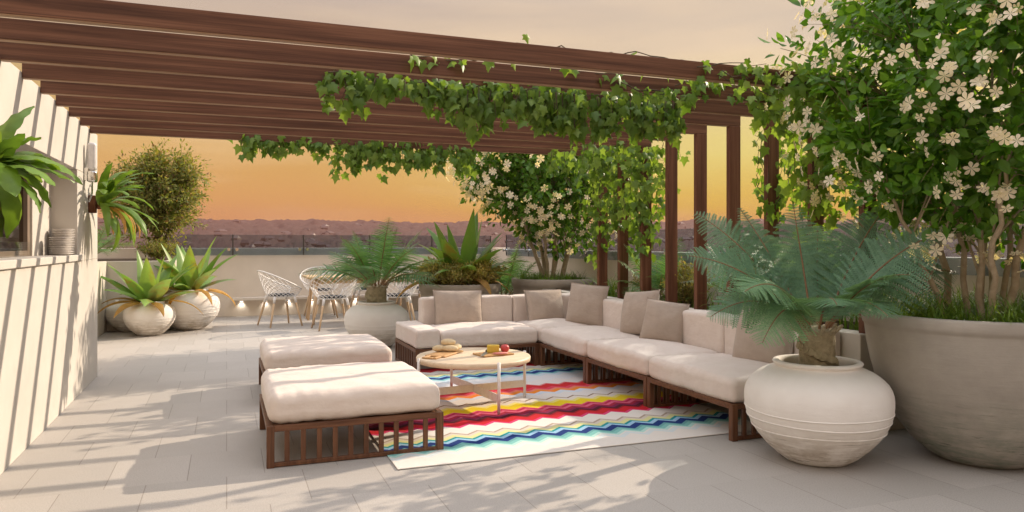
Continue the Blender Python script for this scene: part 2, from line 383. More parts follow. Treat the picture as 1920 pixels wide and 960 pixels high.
def floor_mat():
    m, nt, b = newmat('stone_paving')
    v = tc(nt, 'Object'); s = nt.nodes.new('ShaderNodeSeparateXYZ'); nt.links.new(v, s.inputs[0])
    yr = math_(nt, 'DIVIDE', math_(nt, 'ADD', s.outputs[1], 20 * .522 * 2 - 4.28), .522); row = math_(nt, 'FLOOR', yr); fy = math_(nt, 'FRACT', yr)
    xr = math_(nt, 'ADD', math_(nt, 'DIVIDE', math_(nt, 'ADD', s.outputs[0], 39.0), .39), math_(nt, 'ADD', math_(nt, 'MULTIPLY', math_(nt, 'MODULO', row, 2.0), .5), 0.5)); fx = math_(nt, 'FRACT', xr)
    jx = math_(nt, 'LESS_THAN', math_(nt, 'MINIMUM', fx, math_(nt, 'SUBTRACT', 1.0, fx)), .0062)
    jy = math_(nt, 'MULTIPLY', math_(nt, 'LESS_THAN', math_(nt, 'MINIMUM', fy, math_(nt, 'SUBTRACT', 1.0, fy)), .0025), .30)
    joint = math_(nt, 'MAXIMUM', jx, jy)
    wn = nt.nodes.new('ShaderNodeTexWhiteNoise'); cv = nt.nodes.new('ShaderNodeCombineXYZ'); nt.links.new(math_(nt, 'FLOOR', xr), cv.inputs[0]); nt.links.new(row, cv.inputs[1]); nt.links.new(cv.outputs[0], wn.inputs['Vector'])
    tile = ramp(nt, wn.outputs['Value'], [(0, (.415, .385, .35)), (1, (.475, .44, .40))])
    tile = mixc(nt, math_(nt, 'MULTIPLY', joint, .75), tile, (.20, .17, .14))
    f = noise(nt, v, 150, 3, .8); f2 = noise(nt, v, 1.3, 5, .6)
    c = mixc(nt, math_(nt, 'MULTIPLY', ramp_v(nt, f, .46, .60), .6), tile, (.28, .255, .225))
    c = mixc(nt, math_(nt, 'MULTIPLY', ramp_v(nt, f2, .45, .75), .35), c, (.37, .33, .29))
    nt.links.new(c, b.inputs['Base Color']); b.inputs['Specular IOR Level'].default_value = .35
    nt.links.new(ramp(nt, f2, [(.3, (.5,) * 3), (.7, (.68,) * 3)]), b.inputs['Roughness'])
    h = math_(nt, 'SUBTRACT', math_(nt, 'MULTIPLY', f, .35), joint)
    bump(nt, b, h, .35, .003); return m
M['floor'] = floor_mat()

def rug_mat():
    m, nt, b = newmat('zigzag_rug'); v = tc(nt)
    s = nt.nodes.new('ShaderNodeSeparateXYZ'); nt.links.new(v, s.inputs[0])
    pp = nt.nodes.new('ShaderNodeMath'); pp.operation = 'PINGPONG'; pp.inputs[1].default_value = .0915
    nt.links.new(math_(nt, 'ADD', s.outputs[0], .0), pp.inputs[0])
    y = math_(nt, 'SUBTRACT', s.outputs[1], math_(nt, 'MULTIPLY', pp.outputs[0], .85))      # y minus the zigzag
    y = math_(nt, 'ADD', y, math_(nt, 'MULTIPLY', math_(nt, 'SUBTRACT', noise(nt, mapping(nt, v, (60, 60, 1)), 1, 2), .5), .006))
    W = (.72, .67, .61)
    A = [(3.95, W), (4.20, (.60, .66, .66)), (4.25, W), (4.27, (.42, .66, .60)), (4.305, (.20, .48, .44)), (4.345, (.14, .36, .36)), (4.375, (.008, .035, .17)), (4.45, (.30, .50, .68)), (4.492, (.008, .27, .29)),
         (4.522, (.66, .64, .30)), (4.575, (.62, .55, .46)), (4.61, (.40, .31, .24)), (4.635, W), (4.80, (.62, .05, .16)), (4.84, (.52, .012, .022)), (4.925, (.30, .008, .015)), (4.955, (.075, .006, .016)),
         (5.0, (.19, .012, .06)), (5.045, (.32, .012, .04)), (5.085, (.60, .11, .19)), (5.125, (.40, .015, .06)), (5.165, (.63, .10, .17)), (5.19, (.70, .52, .015)), (5.31, (.72, .64, .20)), (5.36, (.66, .60, .52)), (5.43, (.24, .16, .11)), (5.452, W)]
    B = [(5.45, (.66, .63, .60)), (5.61, (.56, .61, .68)), (5.69, (.72, .22, .02)), (5.76, (.66, .20, .14)), (5.81, (.62, .05, .09)), (5.87, (.52, .02, .025)), (5.99, (.60, .22, .22)), (6.02, (.66, .61, .58)), (6.20, (.62, .62, .63)),
         (6.42, (.50, .60, .66)), (6.50, (.26, .50, .54)), (6.54, (.14, .36, .40)), (6.57, (.008, .035, .17)), (6.65, (.30, .50, .68)), (6.69, (.008, .27, .29)), (6.72, (.66, .64, .30)), (6.78, (.62, .55, .46)), (6.83, (.40, .31, .24)), (6.85, W), (6.97, (.50, .02, .03)), (7.10, (.35, .01, .02))]
    def seg(L, lo, hi): return ramp(nt, ramp_v(nt, y, lo, hi), [((p - lo) / (hi - lo), c) for p, c in L], 'CONSTANT')
    ca = seg(A, 3.95, 5.5); cb = seg(B, 5.45, 7.3)
    c = mixc(nt, math_(nt, 'GREATER_THAN', y, 5.47), ca, cb)
    f = noise(nt, v, 300, 2, .7); c = mixc(nt, math_(nt, 'MULTIPLY', f, .09), c, (.25, .22, .2))
    nt.links.new(c, b.inputs['Base Color']); b.inputs['Roughness'].default_value = .95; b.inputs['Specular IOR Level'].default_value = .1
    bump(nt, b, f, .5, .004); return m
M['rug'] = rug_mat()

# ------------------------------------------------------------------ things
def tag(o, label, cat, group=None):
    o['label'] = label; o['category'] = cat
    if group: o['group'] = group
    return o
def thing(name, label, cat, loc=(0, 0, 0), rz=0.0, group=None):
    o = bpy.data.objects.new(name, None); COL.objects.link(o); o.empty_display_size = .1
    o.location = loc; o.rotation_euler = (0, 0, rz); return tag(o, label, cat, group)
def dup(root, loc, rz, label=None):
    r = root.copy(); COL.objects.link(r); r.location = loc; r.rotation_euler = (0, 0, rz)
    if label: r['label'] = label
    for ch in root.children:
        c = ch.copy(); COL.objects.link(c); c.parent = r
        for q in ch.children:
            d = q.copy(); COL.objects.link(d); d.parent = c
    return r
def struct(o, kind='structure'): o['kind'] = kind; return o

# ---- setting
g = G(); g.add([[-3.4, -3, 0], [5.2, -3, 0], [5.2, 15.6, 0], [-3.4, 15.6, 0]], np.array([[0, 1, 2, 3]]))
struct(g.build('terrace_floor', M['floor']))
g = G(); bx(g, -3.6, 5.6, -3.2, 15.8, -19.9, -.012, .01); tag(g.build('apartment_block', M['parapet']), 'rendered block whose flat roof carries the terrace', 'building')

def ground_mat():
    m, nt, b = newmat('suburb_ground'); v = tc(nt)
    f = noise(nt, v, .02, 6, .65); nt.links.new(ramp(nt, f, [(.3, (.04, .026, .020)), (.55, (.07, .042, .032)), (.75, (.13, .09, .07))]), b.inputs['Base Color'])
    b.inputs['Roughness'].default_value = .95; return m
M['ground'] = ground_mat()
g = G(); n = 64; th = np.arange(n) * 2 * PI / n
g.add(np.concatenate([np.stack([6000 * np.cos(th), 6000 * np.sin(th), np.full(n, -20.0)], 1), [[0, 0, -20]]]), np.stack([np.arange(n), (np.arange(n) + 1) % n, np.full(n, n)], 1))
struct(g.build('ground', M['ground']))

def hills():
    rng = np.random.default_rng(5)
    az = np.radians(np.linspace(-60, 100, 1100)); rad = np.concatenate([np.linspace(260, 900, 26), np.linspace(930, 1500, 34)])
    A, Q = np.meshgrid(az, rad, indexing='ij')
    x = np.sin(A) * Q; y = np.cos(A) * Q
    t = np.clip((Q - 300) / 1200, 0, 1)
    h = -20 + 61 * t**1.25 + 1.2 * np.sin(A * 9 + 1) * t + .9 * np.sin(A * 23 + Q * .004) * t + .7 * np.sin(A * 61 + 2) * t
    bumps = rng.random(A.shape)**2 * 7 + rng.random(A.shape)**10 * 9; bumps = (bumps + np.roll(bumps, 1, 0) + np.roll(bumps, -1, 0) + np.roll(bumps, 2, 0)) / 4 + rng.random(A.shape) * 1.6
    z = h + bumps * np.clip(t * 4, .35, 1)
    z[:, 0] = -21
    g = G(); g.add(np.stack([x, y, z], -1).reshape(-1, 3), grid_faces(len(az), len(rad)))
    m, nt, b = newmat('wooded_suburb'); v = tc(nt)
    f = noise(nt, v, .11, 7, .75); c = ramp(nt, f, [(.3, (.032, .014, .010)), (.55, (.046, .019, .014)), (.75, (.062, .027, .02))])
    nt.links.new(c, b.inputs['Base Color']); b.inputs['Roughness'].default_value = 1.0
    struct(g.build('hills', m, None, True))
    # distant houses, one mass
    g = G(); m, nt, b = newmat('far_house'); gi = nt.nodes.new('ShaderNodeNewGeometry').outputs['Random Per Island']
    nt.links.new(ramp(nt, gi, [(0, (.05, .02, .014)), (.5, (.06, .026, .02)), (.9, (.08, .04, .03)), (.98, (.14, .09, .07)), (1, (.40, .33, .28))]), b.inputs['Base Color'])
    for k in range(420):
        a = math.radians(rng.uniform(-42, 62)); q = rng.uniform(330, 1480); t = max(0, (q - 300) / 1200)
        z = -20 + 61 * t**1.25 + 1.2 * math.sin(a * 9 + 1) * t + .9 * math.sin(a * 23 + q * .004) * t + .7 * math.sin(a * 61 + 2) * t
        w, d, h = rng.uniform(6, 14), rng.uniform(6, 11), rng.uniform(3, 6)
        c, s = math.cos(a + rng.normal() * .5), math.sin(a + rng.normal() * .5)
        L = np.array([[-w, -d, 0], [w, -d, 0], [w, d, 0], [-w, d, 0], [-w, -d, h], [w, -d, h], [w, d, h], [-w, d, h], [-w * .6, 0, h * 1.5], [w * .6, 0, h * 1.5]]) * [.5, .5, 1]
        V = np.stack([L[:, 0] * c - L[:, 1] * s + math.sin(a) * q, L[:, 0] * s + L[:, 1] * c + math.cos(a) * q, L[:, 2] + z], 1)
        g.add(V, [[0, 1, 5, 4], [1, 2, 6, 5], [2, 3, 7, 6], [3, 0, 4, 7], [4, 5, 9, 8], [6, 7, 8, 9], [5, 6, 9], [7, 4, 8]])
    o = g.build('far_suburb', m); struct(o, 'stuff'); tag(o, 'hazy mass of suburban houses spread over the far hills', 'suburb')
hills()

# ---- bar wall on the left
WX = -1.14
w = thing('bar_wall', 'cream rendered wall on the left with a bar counter niche and window', 'wall')
g = G()
bx(g, -1.62, WX, .5, 7.976, 0, 1.108, .004); bx(g, -1.62, WX, .5, 7.976, 1.857, 2.275, .004)
bx(g, -1.62, WX, 6.96, 7.976, 1.109, 1.856, .004)
bx(g, -1.50, -1.33, 6.36, 6.959, 1.109, 1.856, .002); bx(g, -1.62, WX, .5, 2.2, 1.109, 1.856, .004)
g.build('wall_body', M['wall'], w)
g = G(); bx(g, -1.60, WX + .022, 2.2, 7.15, 1.110, 1.160, .005)
# ledge stops against the pier behind
o = g.build('counter_ledge', M['wall'], w); o.location.z = 0
g = G(); bx(g, -2.9, -2.75, .5, 7.9, 0, 2.3, .004); bx(g, -2.74, -1.63, 7.75, 7.9, 0, 2.3, .004); bx(g, -2.9, -1.63, .5, 7.9, 2.302, 2.36, .004)
g.build('interior_wall', M['wall'], w)
g = G(); bx(g, -1.66, -1.64, 2.2, 6.4, 1.1, 1.86, .002)
m_blind = rough_mat('tan_blind', (.30, .235, .17), (.34, .27, .2), 3, .9, 90, .2, .002)
g.build('blind', m_blind, w)
g = G()
bx(g, -1.40, -1.345, 6.29, 6.358, 1.161, 1.855); bx(g, -1.40, -1.345, 2.2, 6.289, 1.81, 1.855); bx(g, -1.40, -1.345, 2.2, 6.289, 1.161, 1.20); bx(g, -1.395, -1.35, 5.02, 5.06, 1.201, 1.809)
win = g.build('window', rough_mat('window_bronze', (.20, .15, .11), (.25, .19, .14), 4, .45, 60, .1, .001), w)
g = G(); bx(g, -1.380, -1.372, 5.061, 6.289, 1.201, 1.809, .001); bx(g, -1.380, -1.372, 2.2, 5.019, 1.201, 1.809, .001); g.build('pane', M['window'], win)
g = G(); bx(g, -1.315, -1.307, 2.3, 6.2, 1.162, 1.262, .001); g.build('splash_glass', M['tumbler'], w)

# plates
gp = G(); lathe(gp, [(0.001, .004), (.045, .004), (.05, 0), (.053, .003), (.078, .011), (.081, .013), (.079, .0145), (.05, .007), (.001, .006)], 28)
plate = tag(gp.build('plate', M['plate'], None, True), 'pale plate in the taller stack at the end of the counter ledge', 'plate', 'plates stacked in the counter niche')
plate.location = (-1.222, 6.86, 1.161)
k = 0
for (x, y, n, lab) in ((-1.222, 6.86, 15, None), (-1.205, 6.66, 10, 'pale plate in the shorter front stack on the counter ledge')):
    for i in range(n):
        if lab is None and i == 0: continue
        p = plate.copy(); COL.objects.link(p); p.location = (x + random.uniform(-.004, .004), y + random.uniform(-.004, .004), 1.161 + .0137 * i)
        p.rotation_euler = (0, 0, random.uniform(0, 6))
        if lab: p['label'] = lab

# sconce
t = thing('wall_lamp', 'white tube wall lamp with chrome clamps on the end of the cream wall', 'wall lamp', (WX, 7.28, 1.88))
g = G(); rbox(g, (.06, 0, .12), (.072, .072, .24), .026, 4); g.build('lamp_shade', M['lampglass'], t, True)
g = G(); rbox(g, (.06, 0, -.052), (.078, .078, .10), .02, 3); g.build('clamp', M['steel'], t, True)
g = G(); bx(g, 0.0, .036, -.03, .03, -.09, .02, .004); g.build('back_plate', M['steel'], t)
g = G()
for dy in (-.022, 0, .022): tube(g, [(.06, dy, -.10), (.058, dy * 1.2, -.20), (.035, dy * 1.3, -.27)], .0035, 6)
g.build('cable', M['steel'], t)

# ---- plants on the wall
def nest_fern(name, label, loc, L, W, n, seed, dead=4, scale_spread=1.0):
    rng = np.random.default_rng(seed); t = thing(name, label, 'fern', loc)
    g = G(); rbox(g, (.03, 0, 0), (.06, .085, .155), .01, 2); rbox(g, (.085, 0, 0), (.05, .06, .09), .02, 2); g.build('bracket', M['rust'], t)
    g = G()
    for i in range(n):
        az = rng.uniform(-1.45, 1.45); el = rng.uniform(-.7, 1.45)
        strap(g, (.10 + rng.uniform(-.02, .03), rng.uniform(-.03, .03), rng.uniform(-.03, .04)), az, el, L * rng.uniform(.65, 1.08), W * rng.uniform(.75, 1.15), rng.uniform(.7, 1.9), NEST, 14, .28, .10, rng, rng.normal(0, .25))
    g.build('foliage', M['nest'], t, True)
    g = G()
    for i in range(dead): strap(g, (.09, rng.uniform(-.03, .03), -.03), rng.uniform(-1.2, 1.2), .2, L * rng.uniform(.8, 1.1), W * .55, 2.1, NEST, 14, .5, .12, rng, rng.normal(0, .6))
    if dead: g.build('dry_foliage', M['deadleaf'], t, True)
    return t
nest_fern('nest_fern', 'green strap-leaved fern with dry brown leaves on a rusty wall bracket', (WX, 7.50, 1.60), .56, .044, 30, 3, 5)
nest_fern('nest_fern', 'broad glossy fern leaning in at the left frame edge above the counter', (WX, 4.18, 1.62), .39, .062, 17, 15, 0)

# ---- back parapet, side parapet, balustrades
BY = 13.68
g = G(); bx(g, -3.3, 5.2, BY, BY + .22, 0, 1.175, .006)
tag(g.build('parapet_wall', M['parapet']), 'pale rendered parapet wall behind the dining table at the back', 'wall')
g = G(); bx(g, 4.9, 5.12, -2.5, BY - .003, 0, 1.15, .006)
tag(g.build('parapet_wall', M['parapet']), 'pale rendered parapet wall behind the planting on the right side', 'wall')
def balustrade(label, along, joints, fixed, z0, z1, inward):
    t = thing('glass_balustrade', label, 'balustrade')
    for a, b in zip(joints[:-1], joints[1:]):
        g = G()
        if along == 'x': bx(g, a + .012, b - .012, fixed - .008, fixed + .008, z0, z1, .001)
        else: bx(g, fixed - .008, fixed + .008, a + .012, b - .012, z0, z1, .001)
        g.build('glass_panel', M['glass'], t)
    for a in joints:
        g = G()
        if along == 'x': bx(g, a - .011, a + .011, fixed - .007, fixed + .007, z0, z1, .001)
        else: bx(g, fixed - .007, fixed + .007, a - .011, a + .011, z0, z1, .001)
        g.build('joint_strip', M['darksteel'], t)
    for a in joints:
        for d in (-.065, .065):
            g = G(); th = np.arange(14) * 2 * PI / 14
            for (r, q0, q1) in ((.028, 0, .02), (.014, -.012, .004)):
                if along == 'x': P = [(a + d, fixed + inward * (.022 + q0), z0 + .1), (a + d, fixed + inward * (.022 + q1), z0 + .1)]
                else: P = [(fixed + inward * (.022 + q0), a + d, z0 + .1), (fixed + inward * (.022 + q1), a + d, z0 + .1)]
                tube(g, P, r, 16)
            g.build('standoff', M['steel'], t)
    return t
# glass fixed to the inner face, running down past the wall top
balustrade('clear glass balustrade with dark joints along the back parapet', 'x', [-.98, .1, 1.27, 2.44, 3.61, 4.78], BY - .034, 1.05, 1.405, -1)
balustrade('clear glass balustrade fixed with round steel discs along the right parapet', 'y', [-.2, .9, 2.0, 3.1, 4.2, 5.3, 6.4, 7.5, 8.6, 9.7, 10.8, 11.9, 13.0], 4.866, 1.03, 1.42, -1)

# low ledge and step lights under it
g = G(); bx(g, .09, 4.6, BY - .26, BY - .001, .285, .33, .005)
tag(g.build('ledge', M['parapet']), 'low pale ledge along the foot of the back wall over the step lights', 'ledge')
mem, nt, b = newmat('warm_diffuser'); b.inputs['Emission Color'].default_value = (1, .9, .78, 1); b.inputs['Emission Strength'].default_value = 4; b.inputs['Base Color'].default_value = (.8, .7, .6, 1)
for i, x in enumerate((.24, .63, 1.02, 1.41, 1.80, 2.19)):
    labs = ['small lit step light nearest the left end of the low ledge', 'second small lit step light from the left under the low ledge', 'small lit step light behind the left dining chair',
            'small lit step light behind the near left chair and table', 'small lit step light behind the cycad jar', 'small lit step light farthest right under the ledge']
    t = thing('step_light', labs[i], 'light', (x, BY - .006, .27), 0, 'step lights along the back wall')
    g = G(); rbox(g, (0, -.012, 0), (.07, .022, .022), .004, 1); g.build('housing', M['steel'], t)
    g = G(); rbox(g, (0, -.014, -.0125), (.05, .014, .003), .001, 1); g.build('diffuser', mem, t)
    l = bpy.data.lights.new('step_lamp', 'SPOT'); l.energy = 1.3; l.color = (1, .93, .84); l.spot_size = R(110); l.spot_blend = .8; l.shadow_soft_size = .02
    lo = bpy.data.objects.new('step_lamp', l); COL.objects.link(lo); lo.parent = t; lo.location = (0, -.03, -.02); lo.rotation_euler = (R(14), 0, 0)

# ---- planters: L-shaped one at the back left, bed on the right
g = G(); bx(g, -3.2, -1.6, 8.2, 12.0, 0, 1.0, .006); bx(g, -3.2, -.72, 12.002, BY - .05, 0, 1.0, .006)
tp = tag(g.build('planter_wall', M['kerb']), 'raised pale masonry planter in the back left corner behind the jars', 'planter')
g = G(); bx(g, -3.1, -1.72, 8.3, 11.9, 1.0, 1.012, .001); bx(g, -3.1, -.84, 12.1, BY - .15, 1.0, 1.012, .001); g.build('soil', M['soil'], tp)
KX = 3.88
g = G(); bx(g, KX, KX + .16, 3.745, 12.2, 0, .655, .006); bx(g, KX + .161, 4.83, 3.90, 12.2, 0, .60, .004); bx(g, KX + .161, 4.895, 3.745, 3.899, 0, .655, .006)
tp = tag(g.build('planter_wall', M['kerb']), 'low rendered planter wall behind the sofa holding posts and plants', 'planter')
g = G(); g.add([[KX + .162, 3.90, .606], [4.83, 3.90, .606], [4.83, 12.2, .606], [KX + .162, 12.2, .606]], np.array([[0, 1, 2, 3]])); g.build('soil', M['soil'], tp)

# ---- pergola
BZ0, BZ1 = 2.241, 2.343
beams_y = [3.77 + .47 * k for k in range(9)]
pg = thing('pergola', 'dark walnut timber pergola of nine slim portal frames over the lounge', 'pergola')
for y in beams_y:
    g = G(); bx(g, WX + .002, 4.05, y, y + .05, BZ0, BZ1, .003); o = g.build('beam', M['beam'], pg)
    g = G(); bx(g, WX + .004, 3.93, y + .003, y + .047, BZ0 - .005, BZ0 - .0005, .001); g.build('bounce_light_strip', M['bounce'], o)  # added strip, paints the bounce light from the floor on the beam underside
    g = G(); bx(g, 3.94, 4.05, y + .001, y + .049, .60, BZ0 - .001, .003); o = g.build('post', M['post'], pg)

# ---- lounge: modules and ottomans
def cushion(name, mat, parent, c, size, puff, r=.035, side=.0, seed=0):
    rng = np.random.default_rng(seed); ph = rng.uniform(0, 6, 6)
    def warp(P):
        P = P.copy(); x, y = P[..., 0], P[..., 1]
        ex = np.clip((np.abs(x) / (size[0] / 2) - .62) / .38, 0, 1); ey = np.clip((np.abs(y) / (size[1] / 2) - .62) / .38, 0, 1)
        P[..., 2] += .004 * np.sin(9 * x + ph[0]) * np.sin(7 * y + ph[1]) + .0025 * np.sin(21 * x + 13 * y + ph[2])
        P[..., 2] += .0045 * ex * np.sin(46 * y + 9 * np.sin(6 * y + ph[3])) * np.sin(5 * y + ph[4]) + .0045 * ey * np.sin(44 * x + 9 * np.sin(5 * x + ph[5])) * np.sin(6 * x + ph[3])
        return P
    g = G(); rbox(g, (0, 0, 0), size, r, 5, 34, puff, side, None, warp); o = g.build(name, mat, parent, True); o.location = c; return o
def slat_side(g, x0, x1, y, z0, z1, n, w=.028, t=.02):
    for i in range(1, n):
        x = x0 + (x1 - x0) * i / n; bx(g, x - w / 2, x + w / 2, y - t / 2, y + t / 2, z0, z1, .002)
def slat_side_y(g, y0, y1, x, z0, z1, n, w=.028, t=.02):
    for i in range(1, n):
        y = y0 + (y1 - y0) * i / n; bx(g, x - t / 2, x + t / 2, y - w / 2, y + w / 2, z0, z1, .002)
def base(t, x0, x1, y0, y1, sides='fblr', n=11):
    """slatted timber base: rails, corner legs and slats"""
    h = .235; L = .042
    g = G()
    bx(g, x0 + L, x1 - L, y0, y0 + .03, h - .034, h); bx(g, x0 + L, x1 - L, y1 - .03, y1, h - .034, h); bx(g, x0, x0 + .03, y0 + L, y1 - L, h - .034, h); bx(g, x1 - .03, x1, y0 + L, y1 - L, h - .034, h)
    bx(g, x0 + .031, x1 - .031, y0 + .031, y1 - .031, h - .02, h - .004)
    g.build('base_frame', M['frame'], t)
    for (x, y) in ((x0, y0), (x1 - L, y0), (x0, y1 - L), (x1 - L, y1 - L)):
        g = G(); bx(g, x, x + L, y, y + L, 0, h); g.build('leg', M['slat'], t)
    for q in sides:
        g = G()
        if q in 'fb':
            yy = y0 + .015 if q == 'f' else y1 - .015
            slat_side(g, x0 + L / 2, x1 - L / 2, yy, .0285, h - .0345, n); bx(g, x0 + L, x1 - L, yy - .012, yy + .012, .004, .0285)
        else:
            xx = x0 + .015 if q == 'l' else x1 - .015
            slat_side_y(g, y0 + L / 2, y1 - L / 2, xx, .0285, h - .0345, n); bx(g, xx - .012, xx + .012, y0 + L, y1 - L, .004, .0285)
        g.build('slat_panel', M['slat'], t)

ot = thing('ottoman', 'large slatted timber ottoman with cream cushion in the foreground', 'ottoman', (.715, 4.83, 0), 0, 'slatted ottomans')
base(ot, -.508, .508, -.485, .485, 'fb', 11)
cushion('seat_cushion', M['cream'], ot, (0, 0, .323), (1.0, .955, .17), .022, .062, .006, 4)
dup(ot, (.775, 6.53, 0), 0, 'slatted timber ottoman with cream cushion behind the nearer ottoman')

def module(label, x0, x1, y0, y1, back, arm=None, seed=0, front='fb'):
    cx, cy = (x0 + x1) / 2, (y0 + y1) / 2
    t = thing('sofa_module', label, 'sofa', (cx, cy, 0), 0, 'modules of the corner sofa')
    X0, X1, Y0, Y1 = x0 - cx, x1 - cx, y0 - cy, y1 - cy
    base(t, X0, X1, Y0, Y1, front, 11)
    sx0, sx1, sy0, sy1 = X0, X1, Y0, Y1; T = .20
    if 'r' in back: sx1 -= T
    if 'b' in back: sy1 -= T
    if arm == 'l':
        sx0 += .25
        cushion('armrest', M['cream'], t, (X0 + .125, cy - cy, .328), (.246, Y1 - Y0, .18), .004, .028, 0, seed + 9)
    cushion('seat_cushion', M['cream'], t, ((sx0 + sx1) / 2, (sy0 + sy1) / 2, .312), (sx1 - sx0 - .004, sy1 - sy0 - .004, .148), .045, .04, .003, seed)
    if 'b' in back: cushion('backrest', M['cream'], t, ((sx0 + X1) / 2, Y1 - T / 2, .455), (X1 - sx0 - .004, T - .006, .435), .006, .028, .004, seed + 1)
    if 'r' in back:
        yy1 = Y1 - (T if 'b' in back else 0)
        cushion('backrest', M['cream'], t, (X1 - T / 2, (Y0 + yy1) / 2, .455), (T - .006, yy1 - Y0 - .004, .435), .006, .028, .004, seed + 2)
    return t
module('cream sofa module with a low armrest at the left end of the corner sofa', 1.69, 2.975, 7.0, 7.93, 'b', 'l', 11, 'lr')
module('cream corner module of the sofa under two leaning taupe pillows', 2.98, KX - .006, 7.0, 7.93, 'br', None, 21, 'fl')
module('armless cream sofa module next to the corner module', 2.98, KX - .006, 5.965, 6.99, 'r', None, 31)
module('armless cream sofa module in the middle of the right run', 2.98, KX - .006, 4.93, 5.955, 'r', None, 41)
module('armless cream sofa module at the near end beside the white jar', 2.98, KX - .006, 3.89, 4.92, 'r', None, 51)

def pillow(label, c, yaw, tilt, size=.46, roll=0.0, seed=0, asp=1.0):
    """yaw: where the face looks; tilt: lean back"""
    rng = np.random.default_rng(seed); n = 22; u = np.linspace(-1, 1, n); U, W = np.meshgrid(u, u, indexing='ij')
    g = G(); h = size / 2
    shp = ((1 - U**2).clip(0)**.48) * ((1 - W**2).clip(0)**.48)
    pin = 1 - .05 * (1 - U**2) * (W**2) - 0
    ph = rng.uniform(0, 6, 4)
    for sg in (-1, 1):
        th = .098 * shp + .0035 * np.sin(5 * U + ph[0] + sg) * np.sin(6 * W + ph[1]) * shp + .004
        X = U * h * (1 - .05 * (1 - W**2) * 0 - .045 * np.abs(U)**3 * (1 - W**2)); Y = W * h * (1 - .045 * np.abs(W)**3 * (1 - U**2))
        V = np.stack([X, sg * th, Y * asp], -1).reshape(-1, 3); F = grid_faces(n, n)
        g.add(V, F if sg < 0 else F[:, ::-1])
    e = []  # seam strip
    idx = [(i, 0) for i in range(n)] + [(n - 1, j) for j in range(1, n)] + [(i, n - 1) for i in range(n - 2, -1, -1)] + [(0, j) for j in range(n - 2, 0, -1)]
    q = np.array([i * n + j for i, j in idx]); qn = np.roll(q, -1); g.f[4].append(np.stack([q, qn, qn + n * n, q + n * n], 1))
    o = g.build('pillow', M['taupe'], None, True)
    o.matrix_world = Matrix.Translation(c) @ Matrix.Rotation(yaw, 4, 'Z') @ Matrix.Rotation(tilt, 4, 'X') @ Matrix.Rotation(roll, 4, 'Y')
    tag(o, label, 'pillow', 'taupe pillows on the sofa')
# yaw 0 faces -Y
pillow('taupe pillow standing against the left sofa back near the armrest', (2.30, 7.60, .555), R(-3), R(-15), .54, R(1), 1, .78)
pillow('taupe pillow against the corner sofa back facing the table', (3.30, 7.60, .55), R(4), R(-15), .47, R(0), 2, .84)
pillow('taupe pillow turned sideways in the sofa corner next to another', (3.58, 7.12, .60), R(-52), R(-12), .45, R(4), 3)
pillow('taupe pillow seen nearly edge-on at the middle of the right run', (3.63, 6.12, .60), R(-74), R(-17), .43, R(-6), 4)
pillow('taupe pillow leaning in front of the edge-on pillow', (3.58, 5.62, .565), R(-46), R(-18), .385, R(7), 5)
pillow('taupe pillow on the near sofa module half hidden by fern fronds', (3.60, 4.34, .58), R(-72), R(-16), .48, R(0), 6)

# ---- rug
g = G(); bx(g, .88, 3.42, 4.06, 7.22, .003, .009, .002)
tag(g.build('rug', M['rug']), 'multicoloured zigzag striped rug under the coffee table', 'rug')

# ---- coffee table
M['table'] = wood_mat('bleached_oak', (.60, .46, .31), (.70, .56, .40), (.76, .63, .47), 0, (2.0, 30, 30), .45, .4)
ct = thing('coffee_table', 'round pale wood coffee table on four thin white legs', 'coffee table', (1.80, 5.54, .012))
g = G(); lathe(g, [(.001, .327), (.436, .327), (.444, .332), (.446, .358), (.441, .366), (.434, .369), (.001, .369)], 72); g.build('tabletop', M['table'], ct, True)
for k in range(4):
    a = R(-84 + 90 * k); c, s = .452 * math.cos(a), .452 * math.sin(a)
    g = G(); tube(g, [(c, s, 0), (c, s, .374)], .0115, 12); g.build('leg', M['white'], ct, True)
for k in range(2):
    a = R(-84 + 90 * k); rot = np.array([[math.cos(a), -math.sin(a), 0], [math.sin(a), math.cos(a), 0], [0, 0, 1]])
    g = G(); rbox(g, (0, 0, .11 + .001 * k), (.88, .012, .06 - .003 * k), .002, 1, 1, 0, 0, rot); g.build('cross_brace', M['white'], ct)
TZ = .012 + .3695
def board(label, c, rz, l, wd, handle):
    g = G(); n = 24
    rbox(g, (0, 0, .007), (l, wd, .013), .005, 2)
    if handle:
        rbox(g, (-l / 2 - .048, wd * .27, .007), (.1, .028, .0125), .005, 2); rbox(g, (-l / 2 - .048, -wd * .27, .007), (.1, .028, .0125), .005, 2); rbox(g, (-l / 2 - .09, 0, .007), (.028, wd * .54 - .03, .0122), .005, 2)
    o = g.build('cutting_board', M['board']); o.location = c; o.rotation_euler = (0, 0, rz); return tag(o, label, 'cutting board')
board('wooden serving board with a loop handle under the bread rolls', (1.60, 5.66, TZ), R(48), .34, .17, True)
board('brown rectangular cutting board under the cheese and knife', (1.95, 5.50, TZ), R(12), .27, .19, False)
def roll(c, rz, s, label, tilt=0):
    n, m = 20, 14; th = np.linspace(0, PI, m); ph = np.arange(n) * 2 * PI / n; g = G()
    V = np.stack([np.cos(th)[None, :] * s[0] * np.ones((n, 1)), np.sin(th)[None, :]**.8 * s[1] * np.cos(ph)[:, None], np.sin(th)[None, :]**.8 * s[2] * np.sin(ph)[:, None]], -1)
    V[..., 2] *= np.where(V[..., 2] < 0, .75, 1)
    g.add(V.reshape(-1, 3), grid_faces(n, m, True)); o = g.build('bread_roll', M['bread'], None, True)
    o.location = c; o.rotation_euler = (0, tilt, rz); tag(o, label, 'bread roll', 'bread rolls on the serving board')
b0 = np.array([1.655, 5.72, TZ + .0135])
